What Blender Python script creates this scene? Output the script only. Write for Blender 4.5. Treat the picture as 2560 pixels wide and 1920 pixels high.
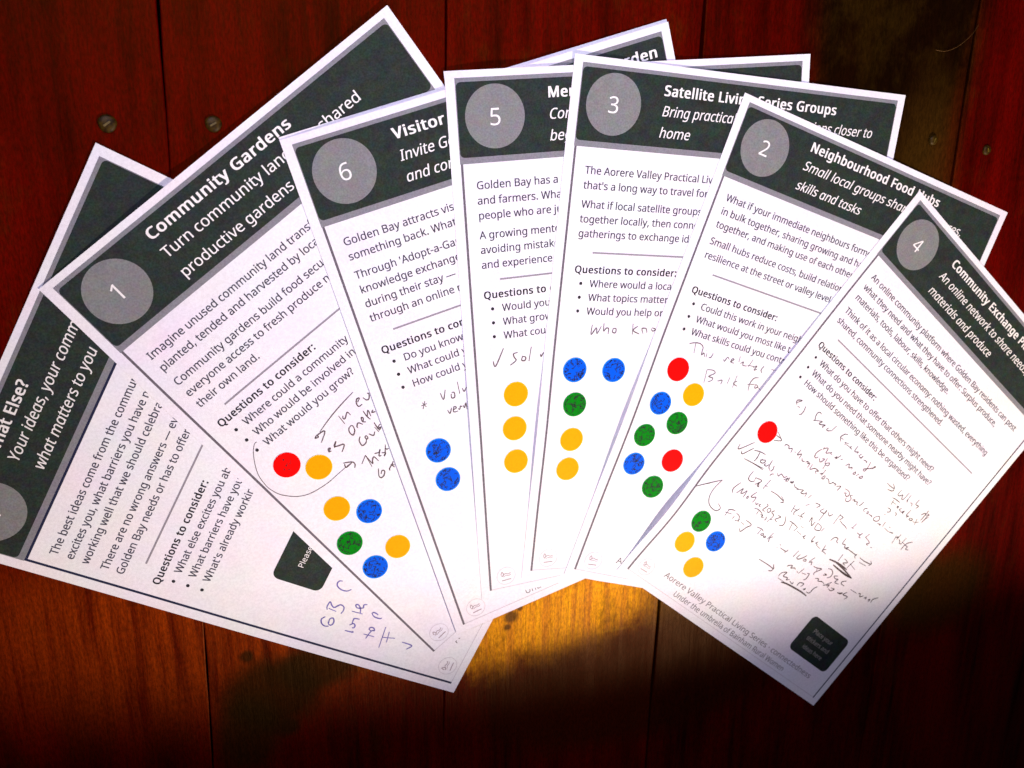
import bpy, math, random
import numpy as np
from mathutils import Vector, Matrix
from mathutils.geometry import tessellate_polygon

for o in list(bpy.data.objects):
    bpy.data.objects.remove(o)
scene = bpy.context.scene
COL = scene.collection
MM = 0.001

# ------------------------------------------------------------------ camera
cam_data = bpy.data.cameras.new('camera')
cam = bpy.data.objects.new('camera', cam_data)
COL.objects.link(cam)
Rwc = Matrix(((0.95449917, 0.0, 0.29821357), (0.08766513, 0.95581538, -0.28059183), (-0.28503712, 0.2939676, 0.91232499)))
cam.matrix_world = Matrix.Translation((-0.142563, 0.147030, 0.456306)) @ Rwc.transposed().to_4x4()
cam_data.sensor_fit = 'HORIZONTAL'
cam_data.sensor_width = 36.0
cam_data.lens = 2233.5928 / 2560 * 36
cam_data.clip_start = 0.02
cam_data.clip_end = 50
cam_data.dof.use_dof = True
cam_data.dof.focus_distance = 0.475
cam_data.dof.aperture_fstop = 14.0
scene.camera = cam

# ------------------------------------------------------------------ world and lamps
world = bpy.data.worlds.new('World')
scene.world = world
world.use_nodes = True
bg = world.node_tree.nodes['Background']
bg.inputs['Color'].default_value = (0.75, 0.7, 0.9, 1)
bg.inputs['Strength'].default_value = 0.012

def aim(o, direction, up='Y'):
    o.rotation_euler = Vector(direction).to_track_quat('-Z', up).to_euler()

# low sunlight through a window beyond the near edge of the table; the wide cone's edge ends it straight, standing in for an unseen sill
LP = Vector((0.34, -0.62, 0.60))
spot = bpy.data.lights.new('window_light', 'SPOT')
spot.energy = 49
spot.color = (1.0, 0.82, 0.70)
spot.shadow_soft_size = 0.012
half = math.radians(84)
spot.spot_size = 2 * half
spot.spot_blend = 0.135
so = bpy.data.objects.new('window_light', spot)
COL.objects.link(so)
so.location = LP
ea, eb = Vector((-0.22, -0.222, 0)), Vector((0.24, -0.224, 0))     # ground line where the light ends
nrm = (ea - LP).cross(eb - LP).normalized()
if nrm.y < 0:
    nrm = -nrm
edge = ((ea + eb) / 2 - LP).normalized()
aim(so, math.cos(half) * edge + math.sin(half) * nrm)

fill = bpy.data.lights.new('room_light', 'AREA')
fill.energy = 1.08
fill.spread = math.radians(56)
fill.color = (0.78, 0.73, 1.0)
fill.shape = 'RECTANGLE'
fill.size, fill.size_y = 0.5, 0.4
fo = bpy.data.objects.new('room_light', fill)
COL.objects.link(fo)
fo.location = (-0.16, 0.50, 0.64)
aim(fo, Vector((0.05, 0.14, 0)) - Vector(fo.location))

scene.view_settings.view_transform = 'Standard'
scene.view_settings.look = 'None'
scene.view_settings.exposure = 0
scene.view_settings.gamma = 1
scene.view_settings.use_curve_mapping = False
scene.cycles.max_bounces = 6

# ------------------------------------------------------------------ materials
class NT:
    def __init__(self, name):
        self.m = bpy.data.materials.new(name)
        self.m.use_nodes = True
        self.t = self.m.node_tree
        self.b = self.t.nodes['Principled BSDF']
    def n(self, kind, **kw):
        nd = self.t.nodes.new(kind)
        for k, v in kw.items():
            setattr(nd, k, v)
        return nd
    def put(self, sock, v):
        if hasattr(v, 'is_output') or isinstance(v, bpy.types.NodeSocket):
            self.t.links.new(v, sock)
        elif isinstance(v, (tuple, list)):
            sock.default_value = tuple(v) + ((1,) if len(v) == 3 and sock.type == 'RGBA' else ())
        else:
            sock.default_value = v
    def math(self, op, a, b=0.0, c=0.0, clamp=False):
        nd = self.n('ShaderNodeMath', operation=op, use_clamp=clamp)
        for i, v in enumerate((a, b, c)):
            self.put(nd.inputs[i], v)
        return nd.outputs[0]
    def mix(self, f, a, b, mode='MIX'):
        nd = self.n('ShaderNodeMix', data_type='RGBA', blend_type=mode)
        self.put(nd.inputs[0], f); self.put(nd.inputs[6], a); self.put(nd.inputs[7], b)
        return nd.outputs[2]
    def coord(self, scale=(1, 1, 1), rot=(0, 0, 0), loc=(0, 0, 0)):
        g = self.n('ShaderNodeNewGeometry')
        mp = self.n('ShaderNodeMapping')
        self.put(mp.inputs['Scale'], scale); self.put(mp.inputs['Rotation'], rot); self.put(mp.inputs['Location'], loc)
        self.t.links.new(g.outputs['Position'], mp.inputs['Vector'])
        return mp.outputs[0]
    def noise(self, vec, scale=1.0, detail=4, rough=0.55, out=0):
        nd = self.n('ShaderNodeTexNoise')
        self.put(nd.inputs['Vector'], vec); nd.inputs['Scale'].default_value = scale
        nd.inputs['Detail'].default_value = detail; nd.inputs['Roughness'].default_value = rough
        return nd.outputs[out]
    def step(self, v, lo, hi, a=0.0, b=1.0):
        nd = self.n('ShaderNodeMapRange', interpolation_type='SMOOTHSTEP')
        self.put(nd.inputs[0], v)
        for i, x in enumerate((lo, hi, a, b)):
            nd.inputs[i + 1].default_value = x
        return nd.outputs[0]

def printed(name, col, rough=0.65, mottle=0.10, chroma=0.0, scale=900, spec=0.2):
    k = NT(name)
    v = k.coord()
    f = k.noise(v, scale, 3, 0.7)
    c = k.mix(k.step(f, 0.3, 0.7), tuple(x * (1 - mottle) for x in col), tuple(min(1, x * (1 + mottle)) for x in col))
    if chroma:
        big = k.noise(v, scale * 0.16, 4, 0.7, out=1)
        c = k.mix(chroma, c, k.mix(1.0, c, k.mix(1.0, big, (2, 2, 2), 'MULTIPLY'), 'MULTIPLY'))
    k.put(k.b.inputs['Base Color'], c)
    k.b.inputs['Roughness'].default_value = rough
    k.b.inputs['Specular IOR Level'].default_value = spec
    return k.m

M = {}
def make_paper():
    k = NT('white_paper')
    v = k.coord()
    f = k.noise(v, 700, 4, 0.75)
    g = k.noise(v, 38, 4, 0.6, out=1)
    c = k.mix(k.step(f, 0.34, 0.66), (0.765, 0.75, 0.785), (0.86, 0.845, 0.88))
    c = k.mix(0.12, c, k.mix(1.0, c, k.mix(1.0, g, (2, 2, 2), 'MULTIPLY'), 'MULTIPLY'))
    k.put(k.b.inputs['Base Color'], c)
    k.b.inputs['Roughness'].default_value = 0.7
    k.b.inputs['Specular IOR Level'].default_value = 0.15
    bp = k.n('ShaderNodeBump')
    bp.inputs['Strength'].default_value = 0.25; bp.inputs['Distance'].default_value = 0.0003
    k.put(bp.inputs['Height'], k.noise(v, 60, 5, 0.6)); k.put(k.b.inputs['Normal'], bp.outputs[0])
    return k.m
M['paper'] = make_paper()
M['toner'] = printed('dark_toner', (0.023, 0.032, 0.027), 0.6, 0.30, 0.8, 1100, 0.08)
M['grey'] = printed('grey_toner', (0.215, 0.215, 0.235), 0.6, 0.14, 0.18, 1100)
M['badge'] = printed('badge_grey', (0.195, 0.20, 0.195), 0.6, 0.16, 0.28, 1100)
M['white'] = printed('unprinted_lettering', (0.84, 0.83, 0.80), 0.65, 0.04)
M['ink'] = printed('body_ink', (0.055, 0.055, 0.075), 0.65, 0.15)
M['bold'] = printed('heading_ink', (0.018, 0.018, 0.024), 0.6, 0.1)
M['bar'] = printed('border_ink', (0.13, 0.115, 0.135), 0.6, 0.25)
M['navy'] = printed('navy_ink', (0.012, 0.016, 0.05), 0.6, 0.1)
M['rule'] = printed('rule_grey', (0.27, 0.25, 0.28), 0.65, 0.1)
M['faint'] = printed('faint_ink', (0.58, 0.53, 0.55), 0.65, 0.06)
M['foot'] = printed('footer_ink', (0.16, 0.14, 0.14), 0.65, 0.15)
M['logo'] = printed('logo_ink', (0.40, 0.33, 0.35), 0.65, 0.1)
M['boxtext'] = printed('box_lettering', (0.30, 0.29, 0.27), 0.65, 0.1)
M['pen'] = printed('pencil', (0.115, 0.085, 0.088), 0.6, 0.25)
M['pencil_dark'] = printed('soft_pencil', (0.072, 0.052, 0.054), 0.6, 0.25)
M['biro'] = printed('blue_biro', (0.16, 0.14, 0.40), 0.5, 0.25)
M['red'] = printed('red_sticker', (0.85, 0.002, 0.002), 0.5, 0.03, 0.0, 900, 0.03)
M['yellow'] = printed('yellow_sticker', (0.86, 0.36, 0.001), 0.5, 0.05, 0.0, 900, 0.03)
M['blue'] = printed('blue_sticker', (0.001, 0.095, 0.72), 0.5, 0.05, 0.0, 900, 0.03)
M['green'] = printed('green_sticker', (0.001, 0.20, 0.005), 0.5, 0.08, 0.0, 900, 0.03)
M['blue_rim'] = printed('blue_sticker_rim', (0.002, 0.24, 0.86), 0.5, 0.03, 0.0, 900, 0.03)
M['green_rim'] = printed('green_sticker_rim', (0.002, 0.27, 0.03), 0.5, 0.03, 0.0, 900, 0.03)
M['yellow_rim'] = printed('yellow_sticker_rim', (0.88, 0.58, 0.004), 0.5, 0.03, 0.0, 900, 0.03)
M['black'] = printed('sticker_marks', (0.004, 0.005, 0.012), 0.6, 0.1)

def make_wood():
    k = NT('varnished_timber')
    pos = k.coord()
    sep = k.n('ShaderNodeSeparateXYZ'); k.t.links.new(pos, sep.inputs[0])
    X, Y = sep.outputs[0], sep.outputs[1]
    warp = k.noise(k.coord((9, 2.2, 9)), 1.0, 3, 0.5)
    at = k.n('ShaderNodeAttribute', attribute_type='GEOMETRY', attribute_name='shade'); sh = at.outputs['Fac']
    # grain runs along Y
    fine = k.noise(k.coord((620, 34, 300)), 1.0, 6, 0.72)
    speck = k.noise(k.coord((1, 0.28, 1)), 1000, 4, 0.75)
    mid = k.noise(k.coord((150, 8, 60)), 1.0, 6, 0.68)
    broad = k.noise(k.coord((26, 5, 20)), 1.0, 4, 0.6)
    blot = k.noise(k.coord((30, 22, 20), loc=(3, 1, 0)), 1.0, 6, 0.7)
    red = k.mix(k.step(mid, 0.30, 0.72), (0.012, 0.0001, 0.0001), (0.072, 0.0002, 0.0002))
    red = k.mix(k.step(broad, 0.35, 0.75), red, (0.110, 0.0005, 0.0002))
    red = k.mix(k.math('MULTIPLY', k.step(fine, 0.42, 0.75), 0.55), red, (0.022, 0.002, 0.001))
    # thin olive patina where the stain has rubbed through
    pat = k.math('MULTIPLY', k.step(blot, 0.53, 0.72), k.step(fine, 0.30, 0.62))
    red = k.mix(k.math('MULTIPLY', pat, 0.5), red, (0.050, 0.012, 0.0006))
    # golden sheen of the window light, painted into the near boards' colour
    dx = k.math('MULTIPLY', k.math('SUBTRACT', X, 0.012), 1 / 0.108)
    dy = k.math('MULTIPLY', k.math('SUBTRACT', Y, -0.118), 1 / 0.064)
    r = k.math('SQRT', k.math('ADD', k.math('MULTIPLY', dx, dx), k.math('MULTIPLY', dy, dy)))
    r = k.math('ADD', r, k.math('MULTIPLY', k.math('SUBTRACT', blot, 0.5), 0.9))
    gold_sheen = k.math('SUBTRACT', 1.0, k.step(r, 0.75, 1.2))
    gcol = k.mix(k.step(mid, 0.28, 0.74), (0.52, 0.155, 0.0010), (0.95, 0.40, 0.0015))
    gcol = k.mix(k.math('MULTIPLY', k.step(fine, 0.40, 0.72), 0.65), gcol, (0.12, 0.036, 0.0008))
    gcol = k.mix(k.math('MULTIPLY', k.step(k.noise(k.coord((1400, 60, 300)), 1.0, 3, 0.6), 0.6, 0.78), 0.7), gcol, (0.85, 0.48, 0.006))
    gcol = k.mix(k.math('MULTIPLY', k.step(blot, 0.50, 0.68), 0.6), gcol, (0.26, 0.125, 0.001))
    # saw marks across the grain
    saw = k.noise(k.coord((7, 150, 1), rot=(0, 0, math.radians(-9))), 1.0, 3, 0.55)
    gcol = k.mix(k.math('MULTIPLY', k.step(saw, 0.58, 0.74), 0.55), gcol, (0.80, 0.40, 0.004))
    # weaker orange part of that sheen, painted in on the left
    dx2 = k.math('MULTIPLY', k.math('SUBTRACT', X, -0.14), 1 / 0.17)
    dy2 = k.math('MULTIPLY', k.math('SUBTRACT', Y, -0.115), 1 / 0.075)
    r2 = k.math('SQRT', k.math('ADD', k.math('MULTIPLY', dx2, dx2), k.math('MULTIPLY', dy2, dy2)))
    r2 = k.math('ADD', r2, k.math('MULTIPLY', k.math('SUBTRACT', mid, 0.5), 1.2))
    orange_sheen = k.math('SUBTRACT', 1.0, k.step(r2, 0.55, 1.25))
    ocol = k.mix(k.step(mid, 0.30, 0.70), (0.070, 0.003, 0.0004), (0.26, 0.030, 0.0006))
    ocol = k.mix(k.math('MULTIPLY', k.step(fine, 0.42, 0.75), 0.5), ocol, (0.06, 0.006, 0.001))
    c = k.mix(orange_sheen, red, ocol)
    c = k.mix(gold_sheen, c, gcol)
    # dark spilled stain on the far right board, then dark patches on the near boards
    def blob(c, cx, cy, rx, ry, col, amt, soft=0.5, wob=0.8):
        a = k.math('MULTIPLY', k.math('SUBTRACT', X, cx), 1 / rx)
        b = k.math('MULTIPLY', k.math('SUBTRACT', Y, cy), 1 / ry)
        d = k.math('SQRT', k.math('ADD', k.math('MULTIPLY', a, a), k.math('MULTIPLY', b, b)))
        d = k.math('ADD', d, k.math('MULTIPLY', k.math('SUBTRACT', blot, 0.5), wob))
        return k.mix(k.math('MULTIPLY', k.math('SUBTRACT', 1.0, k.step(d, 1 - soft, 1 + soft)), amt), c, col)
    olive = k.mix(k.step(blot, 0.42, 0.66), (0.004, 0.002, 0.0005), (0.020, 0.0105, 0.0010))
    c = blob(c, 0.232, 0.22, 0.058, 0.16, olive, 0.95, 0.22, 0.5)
    c = blob(c, 0.262, 0.10, 0.022, 0.055, (0.060, 0.026, 0.003), 0.6, 0.5)
    c = blob(c, -0.143, -0.172, 0.026, 0.024, (0.013, 0.0055, 0.0006), 0.88, 0.35, 0.6)
    c = blob(c, -0.118, -0.160, 0.024, 0.014, (0.013, 0.0055, 0.0006), 0.88, 0.35, 0.6)
    c = blob(c, -0.158, -0.195, 0.018, 0.026, (0.018, 0.009, 0.0012), 0.75, 0.4, 0.6)
    c = blob(c, 0.318, -0.186, 0.046, 0.032, (0.020, 0.010, 0.0008), 0.85, 0.45, 0.7)  # olive mottling, painted darker for the shade beside the lower right sheet
    c = blob(c, 0.14, -0.155, 0.048, 0.036, (0.030, 0.014, 0.0006), 0.9, 0.45, 0.7)  # shade right of the golden area, put into the board colour
    c = blob(c, 0.085, -0.213, 0.11, 0.044, (0.030, 0.004, 0.0006), 0.85, 0.25, 0.5)  # shadow below the golden area, painted dark over the near boards
    # knots and nail holes
    for cx, cy, rx in [(-0.155, -0.1448, 0.0035), (-0.136, -0.1956, 0.007), (-0.0072, -0.139, 0.0026), (-0.0065, -0.1415, 0.0024), (0.0105, -0.1380, 0.0028),
                       (-0.0005, -0.148, 0.0042), (-0.003, -0.155, 0.0022), (0.005, -0.143, 0.0020), (0.0145, -0.127, 0.0034), (0.083, -0.131, 0.0025), (-0.19, 0.05, 0.004)]:
        c = blob(c, cx, cy, rx, rx, (0.016, 0.006, 0.001), 0.85, 0.45, 1.6)
    c = k.mix(1.0, c, k.mix(k.step(speck, 0.33, 0.67), (0.62, 0.62, 0.62), (1.28, 1.28, 1.28)), 'MULTIPLY')
    c = k.mix(1.0, c, k.mix(1.0, (1, 1, 1), sh, 'MULTIPLY'), 'MULTIPLY')
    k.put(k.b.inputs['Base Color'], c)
    k.put(k.b.inputs['Roughness'], k.step(k.math('ADD', k.math('MULTIPLY', mid, 0.6), k.math('MULTIPLY', blot, 0.4)), 0.3, 0.7, 0.36, 0.52))
    k.b.inputs['Specular IOR Level'].default_value = 0.12
    k.b.inputs['Specular Tint'].default_value = (1.0, 0.40, 0.03, 1)
    bp = k.n('ShaderNodeBump')
    bp.inputs['Strength'].default_value = 0.55; bp.inputs['Distance'].default_value = 0.0007
    k.put(bp.inputs['Height'], k.math('ADD', k.math('MULTIPLY', fine, 0.5), mid)); k.put(k.b.inputs['Normal'], bp.outputs[0])
    return k.m
M['wood'] = make_wood()
kk = NT('dark_underside'); kk.b.inputs['Base Color'].default_value = (0.012, 0.005, 0.003, 1); kk.b.inputs['Roughness'].default_value = 0.9
f_ = kk.noise(kk.coord((60, 8, 30)), 1.0, 3); kk.put(kk.b.inputs['Base Color'], kk.mix(f_, (0.004, 0.002, 0.001), (0.016, 0.006, 0.003)))
M['under'] = kk.m
kk = NT('tarnished_brass'); v_ = kk.coord()
kk.put(kk.b.inputs['Base Color'], kk.mix(kk.step(kk.noise(v_, 500, 4), 0.35, 0.65), (0.015, 0.006, 0.0002), (0.048, 0.025, 0.0003)))
kk.b.inputs['Specular IOR Level'].default_value = 0.15; kk.b.inputs['Roughness'].default_value = 0.5
M['brass'] = kk.m
kk = NT('screw_slot_glint'); kk.put(kk.b.inputs['Base Color'], kk.mix(kk.noise(kk.coord(), 400, 3), (0.03, 0.02, 0.001), (0.17, 0.11, 0.004)))  # slot coloured pale, a glint painted on the screw head
M['slot_glint'] = kk.m
kk = NT('pale_fibre'); kk.put(kk.b.inputs['Base Color'], kk.mix(kk.noise(kk.coord(), 300, 2), (0.14, 0.06, 0.012), (0.18, 0.085, 0.02)))
M['fibre'] = kk.m

# ------------------------------------------------------------------ helpers
def mesh_obj(name, verts, faces, mats, parent=None, origin=(0, 0, 0), midx=None, smooth=False):
    me = bpy.data.meshes.new(name)
    ov = Vector(origin)
    me.from_pydata([tuple(Vector(v) - ov) for v in verts], [], faces)
    for m in mats:
        me.materials.append(m)
    if midx is not None:
        me.polygons.foreach_set('material_index', midx)
    if smooth:
        me.polygons.foreach_set('use_smooth', [True] * len(me.polygons))
    me.update()
    o = bpy.data.objects.new(name, me)
    COL.objects.link(o)
    if parent:
        o.parent = parent
    else:
        o.location = ov
    return o

# ------------------------------------------------------------------ the boards
def box_verts(x0a, x0b, x1a, x1b, y0, y1, z0, z1, bev=0.0006, ny=60):
    """A board whose long edges lean a little: x0a/x1a at y0, x0b/x1b at y1; eased upper arrises."""
    prof = [(0, z0, 0), (0, z1 - bev, 0), (bev * .35, z1 - bev * .3, 0), (bev, z1, 0), (-bev, z1, 1), (-bev * .35, z1 - bev * .3, 1), (0, z1 - bev, 1), (0, z0, 1)]
    vs, fs = [], []
    for j in range(ny + 1):
        t = j / ny
        y = y0 + (y1 - y0) * t
        wl = 0.00035 * math.sin(37 * y + x0a * 90) + 0.0002 * math.sin(113 * y + 5 * x0a)
        wr = 0.00035 * math.sin(31 * y + x1a * 70) + 0.0002 * math.sin(97 * y + 3 * x1a)
        xl = x0a + (x0b - x0a) * t + wl
        xr = x1a + (x1b - x1a) * t + wr
        for off, z, side in prof:
            vs.append(((xr if side else xl) + off, y, z))
    n = len(prof)
    for j in range(ny):
        for i in range(n):
            a, b = j * n + i, j * n + (i + 1) % n
            fs.append((a, b, b + n, a + n))
    fs.append(tuple(range(n)))
    fs.append(tuple(range(ny * n + n - 1, ny * n - 1, -1)))
    return vs, fs

Y0, Y1 = -0.80, 0.55
table = mesh_obj('tabletop', [(-0.75, Y0, -0.030), (0.85, Y0, -0.030), (0.85, Y1, -0.030), (-0.75, Y1, -0.030), (-0.75, Y0, -0.0215), (0.85, Y0, -0.0215), (0.85, Y1, -0.0215), (-0.75, Y1, -0.0215)],
                 [(3, 2, 1, 0), (4, 5, 6, 7), (0, 1, 5, 4), (1, 2, 6, 5), (2, 3, 7, 6), (3, 0, 4, 7)], [M['under']])
table['kind'] = 'structure'
seams = [(-0.585, .03), (-0.450, .03), (-0.3105, .032), (-0.1715, .035), (-0.0386, .025), (0.1025, .022), (0.2815, .023), (0.424, .023), (0.565, .023), (0.71, .02)]
tops = [0, 0, 0, 0, 0, 0, -0.0003, 0, 0, 0, 0]
gaps = [.0008, .0008, .0005, .0005, .0007, .0017, .0011, .001, .001, .001]
shades = [1, .95, 1.0, .92, 1.08, .62, .95, 1.0, 1.0, .9]
boards = []
for i in range(len(seams) - 1):
    (a, sa), (b, sb) = seams[i], seams[i + 1]
    g0, g1 = gaps[i] / 2, gaps[i + 1] / 2
    zt = -0.0006 if i == 5 else 0.0
    vs, fs = box_verts(a + sa * Y0 + g0, a + sa * Y1 + g0, b + sb * Y0 - g1, b + sb * Y1 - g1, Y0, Y1, -0.0213, zt)
    o = mesh_obj('plank', vs, fs, [M['wood']], table)
    att = o.data.attributes.new('shade', 'FLOAT', 'POINT')
    att.data.foreach_set('value', [[1, .95, .96, .90, 1.0, .70, 1.0, .95, .9][i]] * len(o.data.vertices))
    boards.append(o)

def screw(parent, x, y, r, ang, tilt=0.0):
    vs, fs = [], []
    seg, rings = 28, [(1.0, -0.0004), (0.97, 0.0007), (0.80, 0.0012), (0.45, 0.0015), (0.16, 0.0016)]
    for q, z in rings:
        for s in range(seg):
            a = 2 * math.pi * s / seg
            vs.append((x + r * q * math.cos(a) * (1 + .05 * math.sin(3 * a + ang)), y + r * q * math.sin(a), z))
    for k in range(len(rings) - 1):
        for s in range(seg):
            fs.append((k * seg + s, k * seg + (s + 1) % seg, (k + 1) * seg + (s + 1) % seg, (k + 1) * seg + s))
    fs.append(tuple((len(rings) - 1) * seg + s for s in range(seg)))
    o = mesh_obj('screw_head', vs, fs, [M['brass']], parent, smooth=True)
    ca, sa_ = math.cos(ang), math.sin(ang)
    L, w, h = r * .42, r * .11, .00185
    cs = [(-L, -w), (L, -w), (L, w), (-L, w)]
    q = [(x + ca * a - sa_ * b, y + sa_ * a + ca * b) for a, b in cs]
    mesh_obj('screw_slot_glint', [(a, b, .0010) for a, b in q] + [(a, b, h) for a, b in q], [(3, 2, 1, 0), (4, 5, 6, 7), (0, 1, 5, 4), (1, 2, 6, 5), (2, 3, 7, 6), (3, 0, 4, 7)], [M['slot_glint']], o)
screw(boards[2], -0.1918, 0.1408, 0.0041, 0.6)
screw(boards[3], -0.1461, 0.1404, 0.0038, 0.5)
screw(boards[5], 0.2654, 0.1292, 0.0030, 1.2)
screw(boards[6], 0.3067, 0.1229, 0.0030, 2.0)

# ------------------------------------------------------------------ how the sheets lie on each other (millimetres)
PW,PH=210.0,297.0
NU,NV=43,60
GU=np.linspace(0,PW,NU);GV=np.linspace(0,PH,NV)
UU,VV=np.meshgrid(GU,GV)      # [v,u]
POSE={'8': [-298.15423, -51.73972, 1.07116], '1': [-230.02891, 67.36364, 0.64826], '6': [-116.80389, 132.84212, 0.27929], '5': [-35.77764, 164.93878, 0.05506], '3': [32.52383, 174.22489, -0.09222], '2': [133.73874, 155.79006, -0.34831], '4': [259.99947, 99.71271, -0.7066], 's': [-117.15389, 134.14212, 0.28029]}
ZC={'8': [-0.31, 1.18, 0.35, 1.0, -1.35, -1.42, 1.16, -0.39], '1': [-0.83, 1.83, -0.54, -0.18, -2.43, -0.04, 3.97, -0.62], '6': [1.78, -1.11, -0.66, -1.07, -1.12, -0.31, 0.09, 0.26], '5': [0.29, -0.15, 0.59, 0.03, -1.29, 1.0, -0.32, -0.29], '3': [-0.46, 0.64, 2.96, -1.63, -1.38, 0.23, -0.29, 0.42], '2': [-0.09, -1.16, 0.58, 0.46, -0.35, 0.1, -0.19, 0.4], '4': [-0.37, -0.85, -0.59, -0.61, -0.94, -0.14, 0.7, -1.81]}
ORDER=['8','1','s','6','5','3','2','4']
# raised edges: page -> list of (height mm, v centre, half width, decay in u)
LIFT={'4':[(2.9,248,42,18),(0.9,150,90,14)],'2':[(1.7,195,60,14)],'3':[(1.4,205,55,14)],'5':[(1.0,190,80,12)],'6':[(0.8,190,90,12)],'1':[(1.4,70,90,14)]}
TOP={'8':[(1.0,160,60,12)],'1':[(1.7,95,120,14)],'s':[(0.2,110,110,12)],'6':[(0.2,90,110,12)],'5':[(0.9,70,90,14)],'3':[(0.8,90,100,14)],'2':[(0.7,100,100,14)],'4':[(0.7,110,100,14)]}
CLR=0.28
def xy(n,u,v):
    x,y,t=POSE[n]; c,s=np.cos(t),np.sin(t); return x+c*u+s*v, y+s*u-c*v
def uv(n,X,Y):
    x,y,t=POSE[n]; c,s=np.cos(t),np.sin(t); dx,dy=X-x,Y-y; return c*dx+s*dy, s*dx-c*dy
def bil(Z,u,v):
    a=np.clip(u/PW*(NU-1),0,NU-1-1e-6); b=np.clip(v/PH*(NV-1),0,NV-1-1e-6)
    i=a.astype(int); j=b.astype(int); fa=a-i; fb=b-j
    return (Z[j,i]*(1-fa)+Z[j,i+1]*fa)*(1-fb)+(Z[j+1,i]*(1-fa)+Z[j+1,i+1]*fa)*fb
def smooth(Z):
    P=np.pad(Z,1,mode='reflect',reflect_type='odd'); return (P[:-2,1:-1]+P[2:,1:-1]+P[1:-1,:-2]+P[1:-1,2:])/4*.6+Z*.4
def build(zscale=0.6):
    SH={}
    for n in ORDER:
        k=np.array(ZC.get(n,[0]*8))*zscale; U=UU/PW*2-1; V=VV/PH*2-1
        z=k[0]+k[1]*U+k[2]*V+k[3]*(U*U-1)+k[4]*U*V+k[5]*(V*V-1)+k[6]*U*(V*V-1)+k[7]*V*(U*U-1)
        bump=np.zeros_like(z)
        for lst,A,B in ((LIFT.get(n,[]),VV,UU),(TOP.get(n,[]),UU,VV)):
            for (h,c0,w,d) in lst:
                tt=np.clip(np.abs(A-c0)/w,0,1); bump=bump+h*(1-tt*tt*(3-2*tt))*np.exp(-(B/d)**2/2)
        X,Y=xy(n,UU,VV)
        lo=np.full_like(z,0.12)
        for m in SH:
            a,b=uv(m,X,Y); ins=(a>-6)&(a<PW+6)&(b>-6)&(b<PH+6)
            lo=np.where(ins,np.maximum(lo,bil(SH[m],a,b)+CLR),lo)
        Z=np.maximum(z,lo)
        for _ in range(60): Z=np.maximum(smooth(Z),lo)
        Z=np.maximum(Z,lo+bump)
        for _ in range(6): Z=np.maximum(smooth(Z),lo)
        SH[n]=Z
    return SH

SHEETS = build(0.6)

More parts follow.
